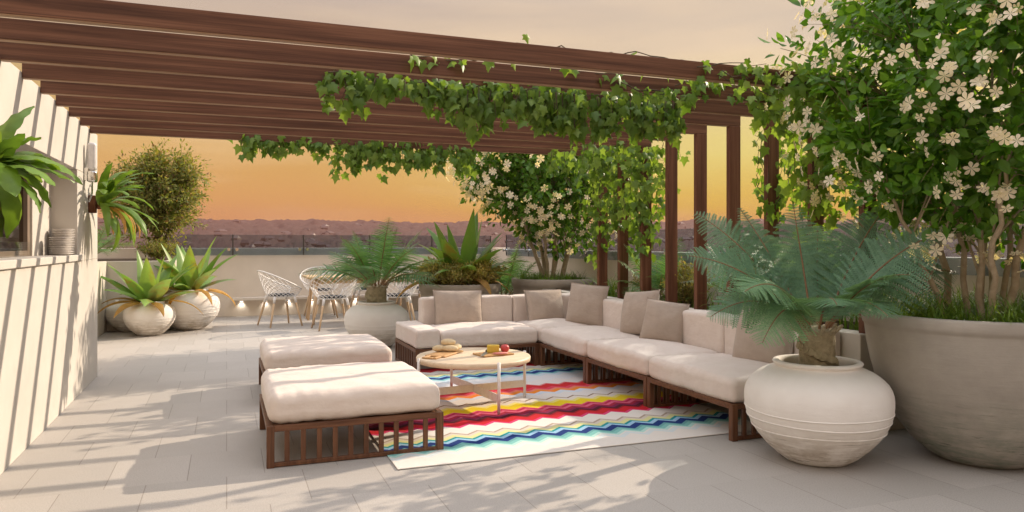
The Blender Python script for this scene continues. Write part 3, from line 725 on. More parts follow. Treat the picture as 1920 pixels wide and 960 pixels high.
roll(tuple(b0 + [-.075, .015, .022]), R(8), (.06, .034, .03), 'pale bread roll at the left of the pile on the board')
roll(tuple(b0 + [.0, -.03, .022]), R(-30), (.065, .033, .03), 'pale bread roll at the front of the pile on the board')
roll(tuple(b0 + [.065, .03, .022]), R(40), (.062, .034, .03), 'pale bread roll at the right of the pile on the board')
roll(tuple(b0 + [-.005, .012, .068]), R(-12), (.06, .033, .03), 'pale bread roll resting on top of the other rolls')
g = G(); rbox(g, (0, 0, .03), (.095, .055, .06), .006, 2); o = g.build('cheese_block', M['cheese'], None, True); o.location = (1.955, 5.52, TZ + .0138); o.rotation_euler = (0, 0, R(-20)); tag(o, 'yellow block of cheese on the brown cutting board', 'cheese')
g = G(); lathe(g, [(.001, 0), (.018, .001), (.031, .012), (.035, .03), (.032, .046), (.02, .058), (.006, .061), (.001, .058)], 28)
ap = g.build('apple', M['redwax'], None, True); ap.location = (2.05, 5.51, TZ + .0138); tag(ap, 'small round red apple beside the cheese block', 'apple')
g = G(); tube(g, [(0, 0, .056), (.003, .001, .072)], .002, 6); g.build('stalk', M['darkbark'], ap)
g = G(); lathe(g, [(.001, 0), (.05, 0), (.056, .004), (.054, .009), (.001, .011)], 28); o = g.build('ham_slice', M['ham'], None, True); o.location = (1.985, 5.435, TZ + .0138); o.scale = (1.15, .7, 1); tag(o, 'pink slice of cold meat in front of the cheese', 'meat slice')
kn = thing('knife', 'grey knife with a broad blade lying on the brown board', 'knife', (1.865, 5.47, TZ + .0142), R(62))
g = G(); g.add([[-.11, -.012, 0], [.04, -.022, 0], [.09, -.012, 0], [.105, .012, 0], [-.11, .012, 0], [-.11, -.012, .003], [.04, -.022, .003], [.09, -.012, .003], [.105, .012, .003], [-.11, .012, .003]],
    [[0, 4, 3, 2, 1], [5, 6, 7, 8, 9], [0, 1, 6, 5], [1, 2, 7, 6], [2, 3, 8, 7], [3, 4, 9, 8], [4, 0, 5, 9]]); g.build('blade', M['blade'], kn)
g = G(); rbox(g, (.155, .0, .007), (.10, .02, .014), .006, 2); g.build('handle', M['darkbark'], kn)

# ---- jars and bowls
JAR = [(.001, .0), (.16, 0), (.19, .008), (.24, .045), (.30, .10), (.345, .155), (.374, .198), (.392, .235), (.405, .265), (.413, .295), (.4175, .32), (.420, .35), (.4205, .38), (.417, .41), (.408, .44), (.393, .468), (.372, .49), (.35, .509), (.325, .527), (.275, .550), (.247, .560), (.238, .566), (.24, .572), (.252, .578), (.256, .586), (.25, .595), (.235, .598), (.218, .594), (.212, .58), (.214, .56), (.22, .53)]
def jar(label, loc, s=1.0, group='white plaster jars', soilr=.226, rz=0):
    t = thing('jar', label, 'jar', loc, rz, group)
    g = G(); lathe(g, np.array(JAR) * s, 72, (0, 0, 0), .004)
    for zr, rr in ((.205, .379), (.262, .4045), (.312, .4165)):
        th = np.linspace(0, 2 * PI, 73); wv = .0025 * np.sin(th * 3 + zr * 40); wo = 1 + .004 * np.sin(th * 2 + 1)
        tube(g, np.stack([rr * wo * np.cos(th), rr * wo * np.sin(th), zr + wv], 1) * s, .0042 * s, 6, False)
    g.build('jar_body', M['jar'], t, True)
    g = G(); disc(g, soilr * s, .535 * s); g.build('soil', M['soil'], t); return t
jar('large white plaster jar with a tree fern in the right foreground', (3.20, 3.405, 0), .965)
jar('white plaster jar with a green cycad between chairs and sofa', (1.70, 9.04, 0), .92, rz=1)
jar('small white jar in front of two others holding a bromeliad', (-.985, 11.30, 0), .78, rz=2)
jar('larger white jar with a bromeliad, right of the three at the back left', (-.50, 11.86, 0), .98, rz=3)
jar('shaded white jar tucked behind the front jar beside the planter', (-1.30, 11.93, 0), .74, rz=4)

BOWL = [(.001, 0), (.20, 0), (.245, .006), (.30, .04), (.38, .11), (.455, .21), (.515, .32), (.56, .43), (.592, .55), (.614, .66), (.626, .76), (.629, .775), (.636, .779), (.641, .80), (.643, .838), (.638, .848), (.60, .85), (.592, .842), (.588, .80), (.58, .74)]
def bowl(label, loc, s, sz, rz=0):
    t = thing('bowl_planter', label, 'planter', loc, rz, 'round concrete planters')
    p = np.array(BOWL) * [s, sz]; g = G(); lathe(g, p, 96, (0, 0, 0), .003); g.build('bowl', M['bowl'], t, True)
    g = G(); disc(g, .588 * s, .79 * sz); g.build('soil', M['soil'], t); return t
BWL = (4.12, 3.08, 0); bowl('huge grey concrete bowl planter at the right frame edge', BWL, 1.0, 1.0)
BW2 = (4.28, 9.40, 0)
# the back planters are straighter tubs
def tub(label, loc, r, h):
    t = thing('tub_planter', label, 'planter', loc, 0, 'round stone tubs')
    g = G(); lathe(g, [(.001, 0), (r * .80, 0), (r * .83, .01), (r * .90, h * .4), (r * .965, h * .8), (r * .975, h * .86), (r, h * .865), (r * 1.003, h * .985), (r * .99, h), (r * .94, h), (r * .925, h * .985), (r * .92, h * .85)], 80)
    g.build('tub', M['planter'], t, True); g = G(); disc(g, r * .925, h * .93); g.build('soil', M['soil'], t); return t
TB2 = (4.22, 12.0 - 2.55, 0); tub('wide grey tub planter under the far flowering shrub', TB2, .565, .775)
TB1 = (2.86, 9.38, 0); tub('grey tub planter of bromeliad and golden groundcover behind the sofa', TB1, .535, .735)

# ---- bromeliads
def bromeliad(label, loc, L, W, n, seed, nd=7):
    rng = np.random.default_rng(seed); t = thing('bromeliad', label, 'bromeliad', loc)
    g = G()
    for i in range(n):
        f = i / n; az = i * 2.399 + rng.normal(0, .15); el = 1.42 - .95 * f + rng.normal(0, .08)
        strap(g, (.03 * math.cos(az), .03 * math.sin(az), 0), az, el, L * rng.uniform(.8, 1.1) * (.95 if f < .7 else .9), W * rng.uniform(.8, 1.15), .25 + .9 * f + rng.normal(0, .1), AGAVE, 12, .32, 0, rng, rng.normal(0, .2))
    g.build('foliage', M['agave'], t, True)
    g = G()
    for i in range(nd):
        az = i * 2 * PI / nd + rng.normal(0, .25)
        strap(g, (.05 * math.cos(az), .05 * math.sin(az), .01), az, rng.uniform(.25, .5), L * rng.uniform(.65, .95), W * .62, rng.uniform(1.1, 1.7), AGAVE, 12, .3, 0, rng, rng.normal(0, .4))
    g.build('dry_foliage', M['deadleaf'], t, True); return t
bromeliad('broad-leaved bromeliad with orange lower leaves in the small front jar', (-.985, 11.30, .42), .86, .115, 16, 1)
bromeliad('tall bromeliad with orange tips in the larger back left jar', (-.50, 11.86, .53), .92, .115, 16, 2)
bromeliad('upright pale green bromeliad above golden groundcover in the tub', (2.90, 9.38, .76), 1.0, .135, 21, 8, 4)

# ---- ferns and cycads
def palm(name, label, cat, loc, fronds, trunk_r, trunk_h, mat, npair, pin, comb, seed, lw=.1, rr=.008, droop=.25):
    """fronds: list of (tip offset, lift, roll)"""
    rng = np.random.default_rng(seed); t = thing(name, label, cat, loc)
    if trunk_h > 0:
        g = G(); n = 24; zz = np.linspace(0, trunk_h, 10)
        lathe(g, [(trunk_r * (1 + .025 * math.sin(k * 2.1)), z) for k, z in enumerate(zz)] + [(trunk_r * .7, trunk_h + .02), (.001, trunk_h + .03)], 24)
        for k in range(46):     # scars of old fronds
            a = k * 2.399; z = .02 + (trunk_h - .01) * ((k * .618) % 1.0); d = np.array([math.cos(a), math.sin(a), .35]); c = np.array([math.cos(a) * trunk_r, math.sin(a) * trunk_r, z])
            q = trunk_r * rng.uniform(.16, .27); tube(g, [c - d * .01, c + d * rng.uniform(.006, .016)], [q * 1.15, q], 9)
        for k in range(9):
            a = k * 2.399; d = norm(np.array([math.cos(a), math.sin(a), rng.uniform(.4, 1.2)])); c = np.array([math.cos(a), math.sin(a), 0]) * trunk_r * .85 + UP * trunk_h * .92
            tube(g, [c, c + d * .05, c + d * .075], [.014, .012, .009], 6)
        tr = rough_mat('palm_trunk_' + str(seed), (.25, .21, .13), (.42, .36, .24), 30, .9, 60, .8, .01)
        g.build('trunk', tr, t)
    for (tip, lift, roll) in fronds:
        gl, gr = G(), G(); tip = np.array(tip, float); p0 = np.array([0, 0, trunk_h]) + norm(np.array([tip[0], tip[1], 0]) + 1e-6) * trunk_r * .6
        p2 = np.array([0, 0, trunk_h]) + tip; ctl = p0 + (p2 - p0) * .45 + UP * lift
        frond(gl, gr, p0, ctl, p2, roll, npair, pin, comb, rr, lw, .5, droop, rng)
        o = gl.build('frond', mat, t); q = gr.build('midrib', M['rachis'], o, True)
    return t
def rand_fronds(n, L, seed, elmin=-.05, elmax=1.25, lift=.3):
    rng = np.random.default_rng(seed); out = []
    for i in range(n):
        az = i * 2.399 + rng.normal(0, .2); f = (i + .5) / n; el = elmax - (elmax - elmin) * f**.8; l = L * rng.uniform(.85, 1.1)
        out.append(((l * math.cos(el) * math.cos(az), l * math.cos(el) * math.sin(az), l * math.sin(el)), l * lift * (.35 + f), rng.choice([-1, 1]) * rng.uniform(0, .5)))
    return out
px = 4.33 / 1397
nf = [(-250, 150, -.12, .10, 45), (-205, 228, .25, .08, 40), (-112, 238, .32, .04, 8), (-8, 245, .30, .02, 0), (62, 205, .46, .06, 0), (158, 232, .22, .08, -40), (202, 190, -.14, .10, -50), (285, 118, .14, .15, -35),
      (-172, 92, -.36, .20, 25), (-195, 38, .05, .18, 30), (-110, 70, -.50, .18, 0), (105, 120, -.40, .16, 0), (-70, 160, .55, .08, 0), (120, 130, .6, .12, 0), (185, 40, .35, .2, -25), (30, 180, -.22, .05, 0), (-120, 20, .4, .2, 0)]
nf = [q for q in nf if q[:2] not in ((-70, 160), (120, 130), (30, 180), (-110, 70), (185, 40), (-120, 20))] + [(-135, 5, -.30, .26, 20), (55, 55, -.48, .22, 0), (-40, 75, -.55, .18, 0)]
palm('tree_fern', 'feathery blue-green tree fern in the white jar beside the sofa end', 'fern', (3.20, 3.405, .515),
     [(RT * a * px + UP * (b - 16) * px * 1.04 + FW * f, l + .0004 * abs(a), R(ro)) for a, b, f, l, ro in nf], .098, .235, M['fern'], 40, .255, 16, 4, .036, .0085, .36)
palm('cycad', 'green feathery cycad in the jar in front of the dining table', 'cycad', (1.70, 9.04, .49), rand_fronds(22, .86, 31, -.05, 1.3, .22), .12, .24, M['palm'], 40, .27, 0, 6, .03, .009, .35)
palm('fern', 'dark green fern between the two tub planters at the back', 'fern', (3.72, 10.1, .0), rand_fronds(15, .95, 33, .2, 1.35, .2), .07, .42, M['palm'], 36, .26, 0, 7, .03, .008, .3)
palm('fern', 'low fern in the raised planter behind the left jars', 'fern', (-1.75, 11.6, 1.01), rand_fronds(13, .62, 35, -.1, 1.2, .25), .04, .05, M['palm'], 30, .17, 0, 8, .03, .006, .3)
palm('fern', 'fern with arching fronds at the foot of the vine-covered posts', 'fern', (4.30, 6.85, .60), rand_fronds(13, .70, 37, .0, 1.2, .25), .05, .08, M['palm'], 34, .2, 0, 9, .03, .007, .3)
palm('fern', 'fern showing behind the two bare pergola posts', 'fern', (4.50, 5.75, .60), rand_fronds(12, .62, 39, .1, 1.25, .25), .05, .10, M['fern'], 32, .18, 0, 10, .03, .007, .3)
palm('fern', 'fern in the bed behind the tall blue-green tree fern', 'fern', (4.46, 4.55, .60), rand_fronds(12, .62, 41, .1, 1.25, .25), .05, .12, M['palm'], 32, .18, 0, 11, .03, .007, .3)

# ---- small planting
def grass_tufts(name, label, spots, L, seed, per=34):
    rng = np.random.default_rng(seed); g = G()
    for (x, y, z, s) in spots:
        for i in range(per):
            az = rng.uniform(0, 2 * PI); strap(g, (x + rng.normal(0, .025), y + rng.normal(0, .025), z), az, rng.uniform(.75, 1.5), L * s * rng.uniform(.55, 1.1), .0042, rng.uniform(.5, 2.0), lambda t: (1 - t)**.6, 6, .3)
    o = g.build(name, M['grass']); struct(o, 'stuff'); tag(o, label, 'grass'); return o
rng = np.random.default_rng(77)
sp = []
for i in range(92):
    a = rng.uniform(0, 2 * PI); r = .55 * math.sqrt(rng.uniform(.05, 1)); sp.append((BWL[0] + r * math.cos(a), BWL[1] + r * math.sin(a), .79, 1.0))
grass_tufts('grass', 'green grass growing in the huge concrete bowl', sp, .24, 1, 26)
sp = []
for i in range(40):
    a = rng.uniform(0, 2 * PI); r = .48 * math.sqrt(rng.uniform(.05, 1)); sp.append((TB2[0] + r * math.cos(a), TB2[1] + r * math.sin(a), .72, 1.0))
grass_tufts('grass', 'green grass growing in the tub under the far shrub', sp, .22, 2, 22)
for k, (y0, lab) in enumerate(((7.9, 'grassy tuft plant at the far end of the right bed'), (6.35, 'grassy tuft plant beside the first bare post'), (5.45, 'grassy tuft plant between the two bare posts'), (4.02, 'grassy tuft plant between the sofa end and the big bowl'))):
    rg = np.random.default_rng(200 + k); t = thing('tuft_plant', lab, 'plant', (4.32, y0, .60), 0, 'strappy tufts in the right bed'); g = G()
    for i in range(130): strap(g, (rg.normal(0, .09), rg.normal(0, .13), 0), rg.uniform(0, 6.28), rg.uniform(.8, 1.5), .42 * rg.uniform(.5, 1.1), .0065, rg.uniform(.5, 1.9), lambda t: (1 - t)**.6, 7, .3)
    g.build('foliage', M['grass'], t)

def bushlet(name, label, cat, loc, rad, hgt, n, mat, leaf, seed, group=None, stem='twig'):
    """small twiggy shrub: fans of thin stems carrying little leaves"""
    rg = np.random.default_rng(seed); t = thing(name, label, cat, loc, 0, group); gs, gl = G(), G(); P = []; D = []
    for i in range(n):
        az = rg.uniform(0, 2 * PI); sp_ = rg.uniform(0, 1)**.6; h = hgt * rg.uniform(.55, 1.05) * (1 - .35 * sp_)
        p0 = np.array([rg.normal(0, .1) * rad, rg.normal(0, .1) * rad, 0]); p2 = np.array([math.cos(az) * rad * sp_, math.sin(az) * rad * sp_, h]); p1 = p0 * .5 + p2 * .35 + UP * h * .35
        C = bez(p0, p1, p2, 7); tube(gs, C, np.linspace(.0018, .0008, 7), 3, False)
        m = rg.integers(18, 32); u = rg.uniform(.25, 1, m); q = np.stack([np.interp(u, np.linspace(0, 1, 7), C[:, k]) for k in range(3)], 1)
        P.append(q + rg.normal(0, leaf * .5, (m, 3))); D.append(rg.normal(0, 1, (m, 3)) + UP * .6)
    P = np.concatenate(P); D = np.concatenate(D)
    scatter(gl, *LEAFLET, P, D, rg.normal(0, 1, P.shape) + UP, rg.uniform(.7, 1.3, len(P)) * leaf)
    gs.build('stems', M[stem], t); gl.build('foliage', mat, t); return t
for k, (a, d) in enumerate(((0, .36), (1.05, .34), (2.1, .36), (3.14, .37), (4.2, .36), (5.2, .35), (.5, .1))):
    labs = ['right end', 'back right', 'back left', 'left end', 'front left', 'front right', 'middle']
    bushlet('groundcover_plant', 'golden brown twiggy groundcover at the ' + labs[k] + ' of the back tub', 'plant', (TB1[0] + d * math.cos(a), TB1[1] + d * math.sin(a), .68), .28, .37, 110, M['gold'], .046, 300 + k, 'golden groundcover in the back tub')
for k, (x, y, lab) in enumerate(((4.22, 6.22, 'golden twiggy bush between vine-covered and bare posts'), (4.28, 5.25, 'golden twiggy bush right of the second bare post'), (4.25, 4.75, 'golden twiggy bush behind the tree fern fronds'), (4.5, 7.3, 'golden twiggy bush among the vine-covered posts'))):
    bushlet('twiggy_bush', lab, 'bush', (x, y, .60), .27, .55, 90, M['gold'], .036, 320 + k, 'golden bushes in the right bed')
bushlet('small_bush', 'small leafy bush at the foot of the back left tree', 'bush', (-.98, 12.5, 1.0), .35, .35, 70, M['treeleaf'], .04, 340)
bushlet('small_bush', 'low leafy bush in the raised planter beside the wall fern', 'bush', (-2.0, 10.6, 1.0), .45, .5, 80, M['ivy'], .05, 341)

# ---- flowering shrubs and the tree
def blobby(d, ph):
    return 1 + .10 * np.sin(3.1 * d[:, 0] + ph[0]) * np.sin(2.7 * d[:, 1] + ph[1]) + .09 * np.sin(5.3 * d[:, 2] + 4.1 * d[:, 0] + ph[2]) + .06 * np.sin(8 * d[:, 1] - 6 * d[:, 2] + ph[3])
def shrub(name, label, cat, loc, cc, cr, stems, ntw, per, lsize, nfl, fsize, seed, leafmat, barkmat, tpl=OVATE, group=None, inner=.28, upbias=.12, fper=(2, 6), stemr=.03, flat=0.0):
    rg = np.random.default_rng(seed); t = thing(name, label, cat, loc, 0, group); gs, gt, gl, gf = G(), G(), G(), G(); ph = rg.uniform(0, 6, 4)
    cc = np.array(cc); cr = np.array(cr)
    nodes = []
    for (bx_, by_, tx, ty, tz) in stems:
        p0 = np.array([bx_, by_, 0]); p2 = cc + np.array([tx, ty, tz]) * cr; p1 = p0 + (p2 - p0) * .4 + np.array([0, 0, .12]) + rg.normal(0, .05, 3)
        C = bez(p0, p1, p2, 12) + np.concatenate([np.zeros((1, 3)), rg.normal(0, .008, (11, 3))]); r0 = stemr * rg.uniform(.8, 1.15)
        tube(gs, C, np.linspace(r0, r0 * .35, 12), 9); nodes.append(C[3:])
        for q in range(4):
            k = rg.integers(3, 10); d = norm(rg.normal(0, 1, 3) + UP * .5); e = cc + d * cr * rg.uniform(.4, .75); C2 = bez(C[k], (C[k] + e) / 2 + UP * .05, e, 8); rr = r0 * (1 - k / 14) * .55
            tube(gs, C2, np.linspace(rr, rr * .3, 8), 6); nodes.append(C2[2:])
    nodes = np.concatenate(nodes)
    d = norm(rg.normal(0, 1, (ntw, 3)) + UP * upbias); rad = blobby(d, ph)
    end = cc + d * cr * (rad * (rg.uniform(.80, 1.08, ntw) if not flat else rg.uniform(.62, 1.0, ntw) + flat * rg.random(ntw)**3))[:, None]
    deep = rg.random(ntw) < inner; end[deep] = cc + d[deep] * cr * rg.uniform(.35, .8, (deep.sum(), 1))
    P = []; D = []; Nn = []
    for i in range(ntw):
        # start from the nearest limb point that lies further in
        dist = np.linalg.norm(nodes - end[i], axis=1) + .35 * np.linalg.norm(nodes - (cc - UP * cr[2] * .5), axis=1); s = nodes[np.argmin(dist)]
        C = bez(s, (s + end[i]) / 2 + UP * .06 + rg.normal(0, .03, 3), end[i], 8); L = np.linalg.norm(end[i] - s)
        tube(gt, C, np.linspace(.0045, .0014, 8) * (stemr / .03), 4, False)
        m = int(per * rg.uniform(.7, 1.3)); u = 1 - (rg.random(m)**1.1) * min(1, .42 / max(L, .05)); u = np.clip(u, 0, 1)
        q = np.stack([np.interp(u, np.linspace(0, 1, 8), C[:, k]) for k in range(3)], 1); jit = rg.normal(0, lsize * .55, (m, 3))
        P.append(q + jit); ax = norm(end[i] - s); D.append(norm(jit) * .9 + ax * .55 - UP * .25 + rg.normal(0, .35, (m, 3))); Nn.append(norm(end[i] - cc)[None] * .7 + UP * .55 + rg.normal(0, .45, (m, 3)))
    P, D, Nn = map(np.concatenate, (P, D, Nn)); scatter(gl, *tpl, P, D, Nn, lsize * rg.uniform(.6, 1.25, len(P)))
    gs.build('trunk', M[barkmat], t, True); gt.build('twigs', M['twig'], t); gl.build('foliage', M[leafmat], t, True)
    if nfl:
        fd = norm(rg.normal(0, 1, (nfl, 3)) + UP * .0); fc = cc + fd * cr * (blobby(fd, ph) * rg.uniform(1.0, 1.12, nfl))[:, None]; P = []; Nn = []
        for i in range(nfl):
            m = rg.integers(*fper); P.append(fc[i] + rg.normal(0, fsize * .75, (m, 3))); Nn.append(norm(fd[i][None] + rg.normal(0, .45, (m, 3)) + UP * .1))
        P, Nn = np.concatenate(P), np.concatenate(Nn); scatter(gf, *FLOWER, P, np.cross(Nn, rg.normal(0, 1, P.shape)), Nn, fsize * rg.uniform(.75, 1.15, len(P)))
        gf.build('blossoms', M['petal'], t)
    return t
shrub('flowering_shrub', 'big white-blossomed shrub filling the right frame edge above the concrete bowl', 'shrub', (4.12, 3.08, .78), (.10, .02, 1.42), (1.04, 1.0, 1.08),
      [(-.12, -.08, -.5, -.2, -.3), (.02, -.12, -.1, -.4, .0), (.12, -.02, .35, -.1, .1), (.2, .1, .6, .3, -.2), (-.05, .12, -.2, .4, .2), (.28, -.1, .7, -.4, -.3), (-.22, .05, -.7, .2, -.4), (.06, .05, .15, .1, .35), (-.08, .02, -.45, .1, .15), (.15, -.16, .35, -.55, -.25), (-.16, -.16, -.5, -.5, -.35)], 680, 25, .076, 330, .069, 61, 'leaf', 'bark', fper=(1, 5), stemr=.021)
shrub('flowering_shrub', 'white-blossomed shrub rising from the far grey tub beside the pergola', 'shrub', (TB2[0], TB2[1], .72), (-.05, .0, 1.60), (1.24, 1.12, 1.08),
      [(-.12, -.05, -.5, -.1, -.3), (.0, -.05, .0, -.2, .0), (.13, .0, .55, .1, -.2), (.03, .1, .2, .4, .1), (-.05, .05, -.25, .3, .0), (-.10, -.09, -.3, -.4, -.1), (.12, -.08, .4, -.3, -.1)], 680, 22, .088, 240, .09, 62, 'leaf', 'bark', fper=(2, 6), stemr=.030)
shrub('small_tree', 'small-leaved rounded tree in the raised planter at the back left', 'tree', (-.98, 12.9, 1.0), (-.02, .0, 1.02), (.70, .66, .72),
      [(.0, .0, -.3, .0, -.1), (.02, .02, .35, .1, .1), (-.02, .02, .0, .3, .3), (.0, -.02, .1, -.4, -.2)], 470, 46, .062, 0, .05, 63, 'treeleaf', 'darkbark', LEAFLET, inner=.3, stemr=.028, flat=.38)

# ---- ivy
def vine(label, loc, paths, per_m, size, seed, face, spread=.05, sizevar=(.65, 1.2)):
    rg = np.random.default_rng(seed); t = thing('vine', label, 'vine', loc); gs, gl = G(), G(); P = []; D = []; Nn = []
    for C, dense in paths:
        C = np.asarray(C, float); tube(gs, C, np.linspace(.004, .0015, len(C)), 4, False)
        L = np.linalg.norm(np.diff(C, axis=0), axis=1).sum(); m = max(2, int(L * per_m * dense)); u = rg.random(m) * (len(C) - 1)
        q = np.stack([np.interp(u, np.arange(len(C)), C[:, k]) for k in range(3)], 1) + rg.normal(0, spread, (m, 3))
        P.append(q); D.append(-UP * 1.0 + rg.normal(0, .38, (m, 3))); Nn.append(np.array(face)[None] + UP * .25 + rg.normal(0, .5, (m, 3)))
    P, D, Nn = map(np.concatenate, (P, D, Nn)); scatter(gl, *IVY, P, D, Nn, size * rg.uniform(*sizevar, len(P)))
    gs.build('stems', M['ivystem'], t); gl.build('foliage', M['ivy'], t, True); return t
def hanging(x0, x1, y, z, depth, n, rg, yj=.04):
    out = []
    for i in range(n):
        x = rg.uniform(x0, x1); d = depth((x - x0) / (x1 - x0)) * rg.uniform(.35, 1.1); k = max(3, int(d / .05)); zz = np.linspace(0, -d, k)
        out.append((np.stack([x + np.cumsum(rg.normal(0, .012, k)), y + np.cumsum(rg.normal(0, .010, k)) + rg.uniform(-yj, yj), z + zz], 1), 1.0))
    return out
rg = np.random.default_rng(9)
by3 = beams_y[2] - .03
paths = [(np.stack([np.linspace(.58, 3.25, 40), by3 + rg.normal(0, .015, 40), 2.30 + rg.normal(0, .015, 40)], 1), 2.2)]
paths += hanging(.55, .80, by3, 2.28, lambda f: .26, 8, rg) + hanging(.8, 1.4, by3, 2.28, lambda f: .10 + .10 * f, 26, rg) + hanging(1.35, 2.3, by3, 2.28, lambda f: .24 + .06 * math.sin(9 * f), 62, rg, .06) + hanging(2.2, 3.15, by3, 2.28, lambda f: .26 + .03 * math.sin(7 * f), 58, rg, .06)
vine('green ivy trailing along and hanging from the third pergola beam', (0, 0, 0), paths, 36, .076, 51, (-.2, -1, 0), .022)
by9 = beams_y[8] + .03
paths = [(np.stack([np.linspace(.1, 2.5, 30), by9 + rg.normal(0, .02, 30), 2.26 + rg.normal(0, .02, 30)], 1), 2.0)] + hanging(.08, .3, by9, 2.25, lambda f: .18, 6, rg) + hanging(.3, 1.0, by9, 2.25, lambda f: .12, 20, rg) + hanging(.95, 1.7, by9, 2.25, lambda f: .30 - .06 * f, 30, rg, .06) + hanging(1.7, 2.4, by9, 2.25, lambda f: .27, 26, rg, .06)
vine('green ivy hanging from the farthest pergola beam against the sky', (0, 0, 0), paths, 40, .082, 52, (-.2, -1, 0), .026)
# sprays on the near beams at the right
paths = []
for k in range(14):
    x = rg.uniform(2.55, 3.6); L = rg.uniform(.25, .6); kx = np.linspace(0, L, 7); paths.append((np.stack([x + kx, beams_y[0] - .03 + rg.normal(0, .015, 7), 2.34 - .10 * rg.random() + np.cumsum(rg.normal(-.006, .02, 7))], 1), .55))
for k in range(12):
    x = rg.uniform(2.3, 3.7); paths.append((np.stack([x + np.linspace(0, .5, 7), beams_y[1] - .03 + rg.normal(0, .015, 7), 2.30 + np.cumsum(rg.normal(-.008, .018, 7))], 1), .6))
vine('sparse ivy sprays creeping over the two nearest beams at the right', (0, 0, 0), paths, 40, .078, 53, (-.3, -1, .1), .03)
# thin run over the top of the beams
paths = [(np.stack([np.linspace(.9, 3.9, 60), 4.12 + .13 * np.sin(np.linspace(0, 19, 60)), 2.335 + rg.normal(0, .008, 60)], 1), .35), (np.stack([np.linspace(1.5, 3.9, 50), 3.85 + .04 * np.sin(np.linspace(0, 14, 50)), 2.36 + rg.normal(0, .008, 50)], 1), .09)]
vine('thin ivy runner lying across the tops of the near beams', (0, 0, 0), paths, 40, .075, 54, (0, -.6, 1), .02)
def post_vine(y, n, rg, r0=.07, top=2.3, bot=.7, dens=1.0, wide=.1):
    out = []
    for i in range(n):
        k = 26; z = np.linspace(bot + rg.uniform(0, .5), top, k); a = rg.uniform(0, 6.28) + np.cumsum(rg.normal(.12, .25, k)); r = r0 + np.abs(np.cumsum(rg.normal(0, .012, k))) + wide * np.clip((z - 1.5) / .8, 0, 1)**1.5 * rg.random()
        out.append((np.stack([3.995 + r * np.cos(a), y + .025 + r * np.sin(a) * 1.1, z], 1), dens))
    for i in range(n * 2):
        d = rg.uniform(.15, .5); k = 7; a = rg.uniform(0, 6.28); zt = rg.uniform(1.5, top); rr = rg.uniform(.08, .28)
        out.append((np.stack([3.995 + rr * math.cos(a) + np.cumsum(rg.normal(0, .012, k)), y + rr * math.sin(a) + np.cumsum(rg.normal(0, .012, k)), np.linspace(zt, zt - d, k)], 1), dens))
    return out
vine('dense ivy climbing the post just left of the big blossoming shrub', (0, 0, 0), post_vine(beams_y[1], 5, rg, .07, 2.25, 1.15, .7, .2) + hanging(3.45, 4.2, beams_y[1] - .02, 2.27, lambda f: .16 + .2 * f, 20, rg, .12), 34, .085, 55, (-.6, -.8, .1), .03)
vine('loose ivy strands on the post under the right end of the third beam', (0, 0, 0), post_vine(beams_y[2], 3, rg, .06, 2.25, 1.0, .45, .15), 34, .080, 56, (-.6, -.8, .1), .03)
for k, lab in ((6, 'ivy climbing the post nearest the two bare posts'), (7, 'ivy climbing the post behind the taupe corner pillows'), (8, 'ivy covering the farthest post beside the far shrub')):
    vine(lab, (0, 0, 0), post_vine(beams_y[k], 5, rg, .06, 2.3, .95, .75, .34) + hanging(3.3, 4.3, beams_y[k], 2.26, lambda f: .26, 15, rg, .2), 30, .085, 60 + k, (-.6, -.8, .1), .04)

# ---- dining set
dt = thing('dining_table', 'long pale wood dining table by the back wall', 'table', (2.3, 12.15, 0))
g = G(); rbox(g, (0, 0, .725), (2.3, .9, .032), .008, 2); g.build('tabletop', M['oak'], dt)
g = G(); bx(g, -1.0, 1.0, -.37, -.345, .63, .708); bx(g, -1.0, 1.0, .345, .37, .63, .708); bx(g, -1.03, -1.005, -.34, .34, .63, .708); bx(g, 1.005, 1.03, -.34, .34, .63, .708); g.build('apron', M['oak'], dt)
for sx in (-1, 1):
    for sy in (-1, 1): g = G(); tube(g, [(sx * 1.06, sy * .39, 0), (sx * 1.0, sy * .355, .708)], [.02, .032], 10); g.build('leg', M['ash'], dt, True)
for i, (x, y, lab) in enumerate(((1.37, 12.05, 'left of two clear tumblers on the dining table'), (1.54, 12.12, 'right of two clear tumblers on the dining table'))):
    g = G(); lathe(g, [(.001, 0), (.036, 0), (.042, .13), (.0395, .13), (.034, .008), (.001, .008)], 24); o = g.build('tumbler', M['drink'], None, True); o.location = (x, y, .7415); tag(o, lab, 'glass', 'tumblers on the dining table')

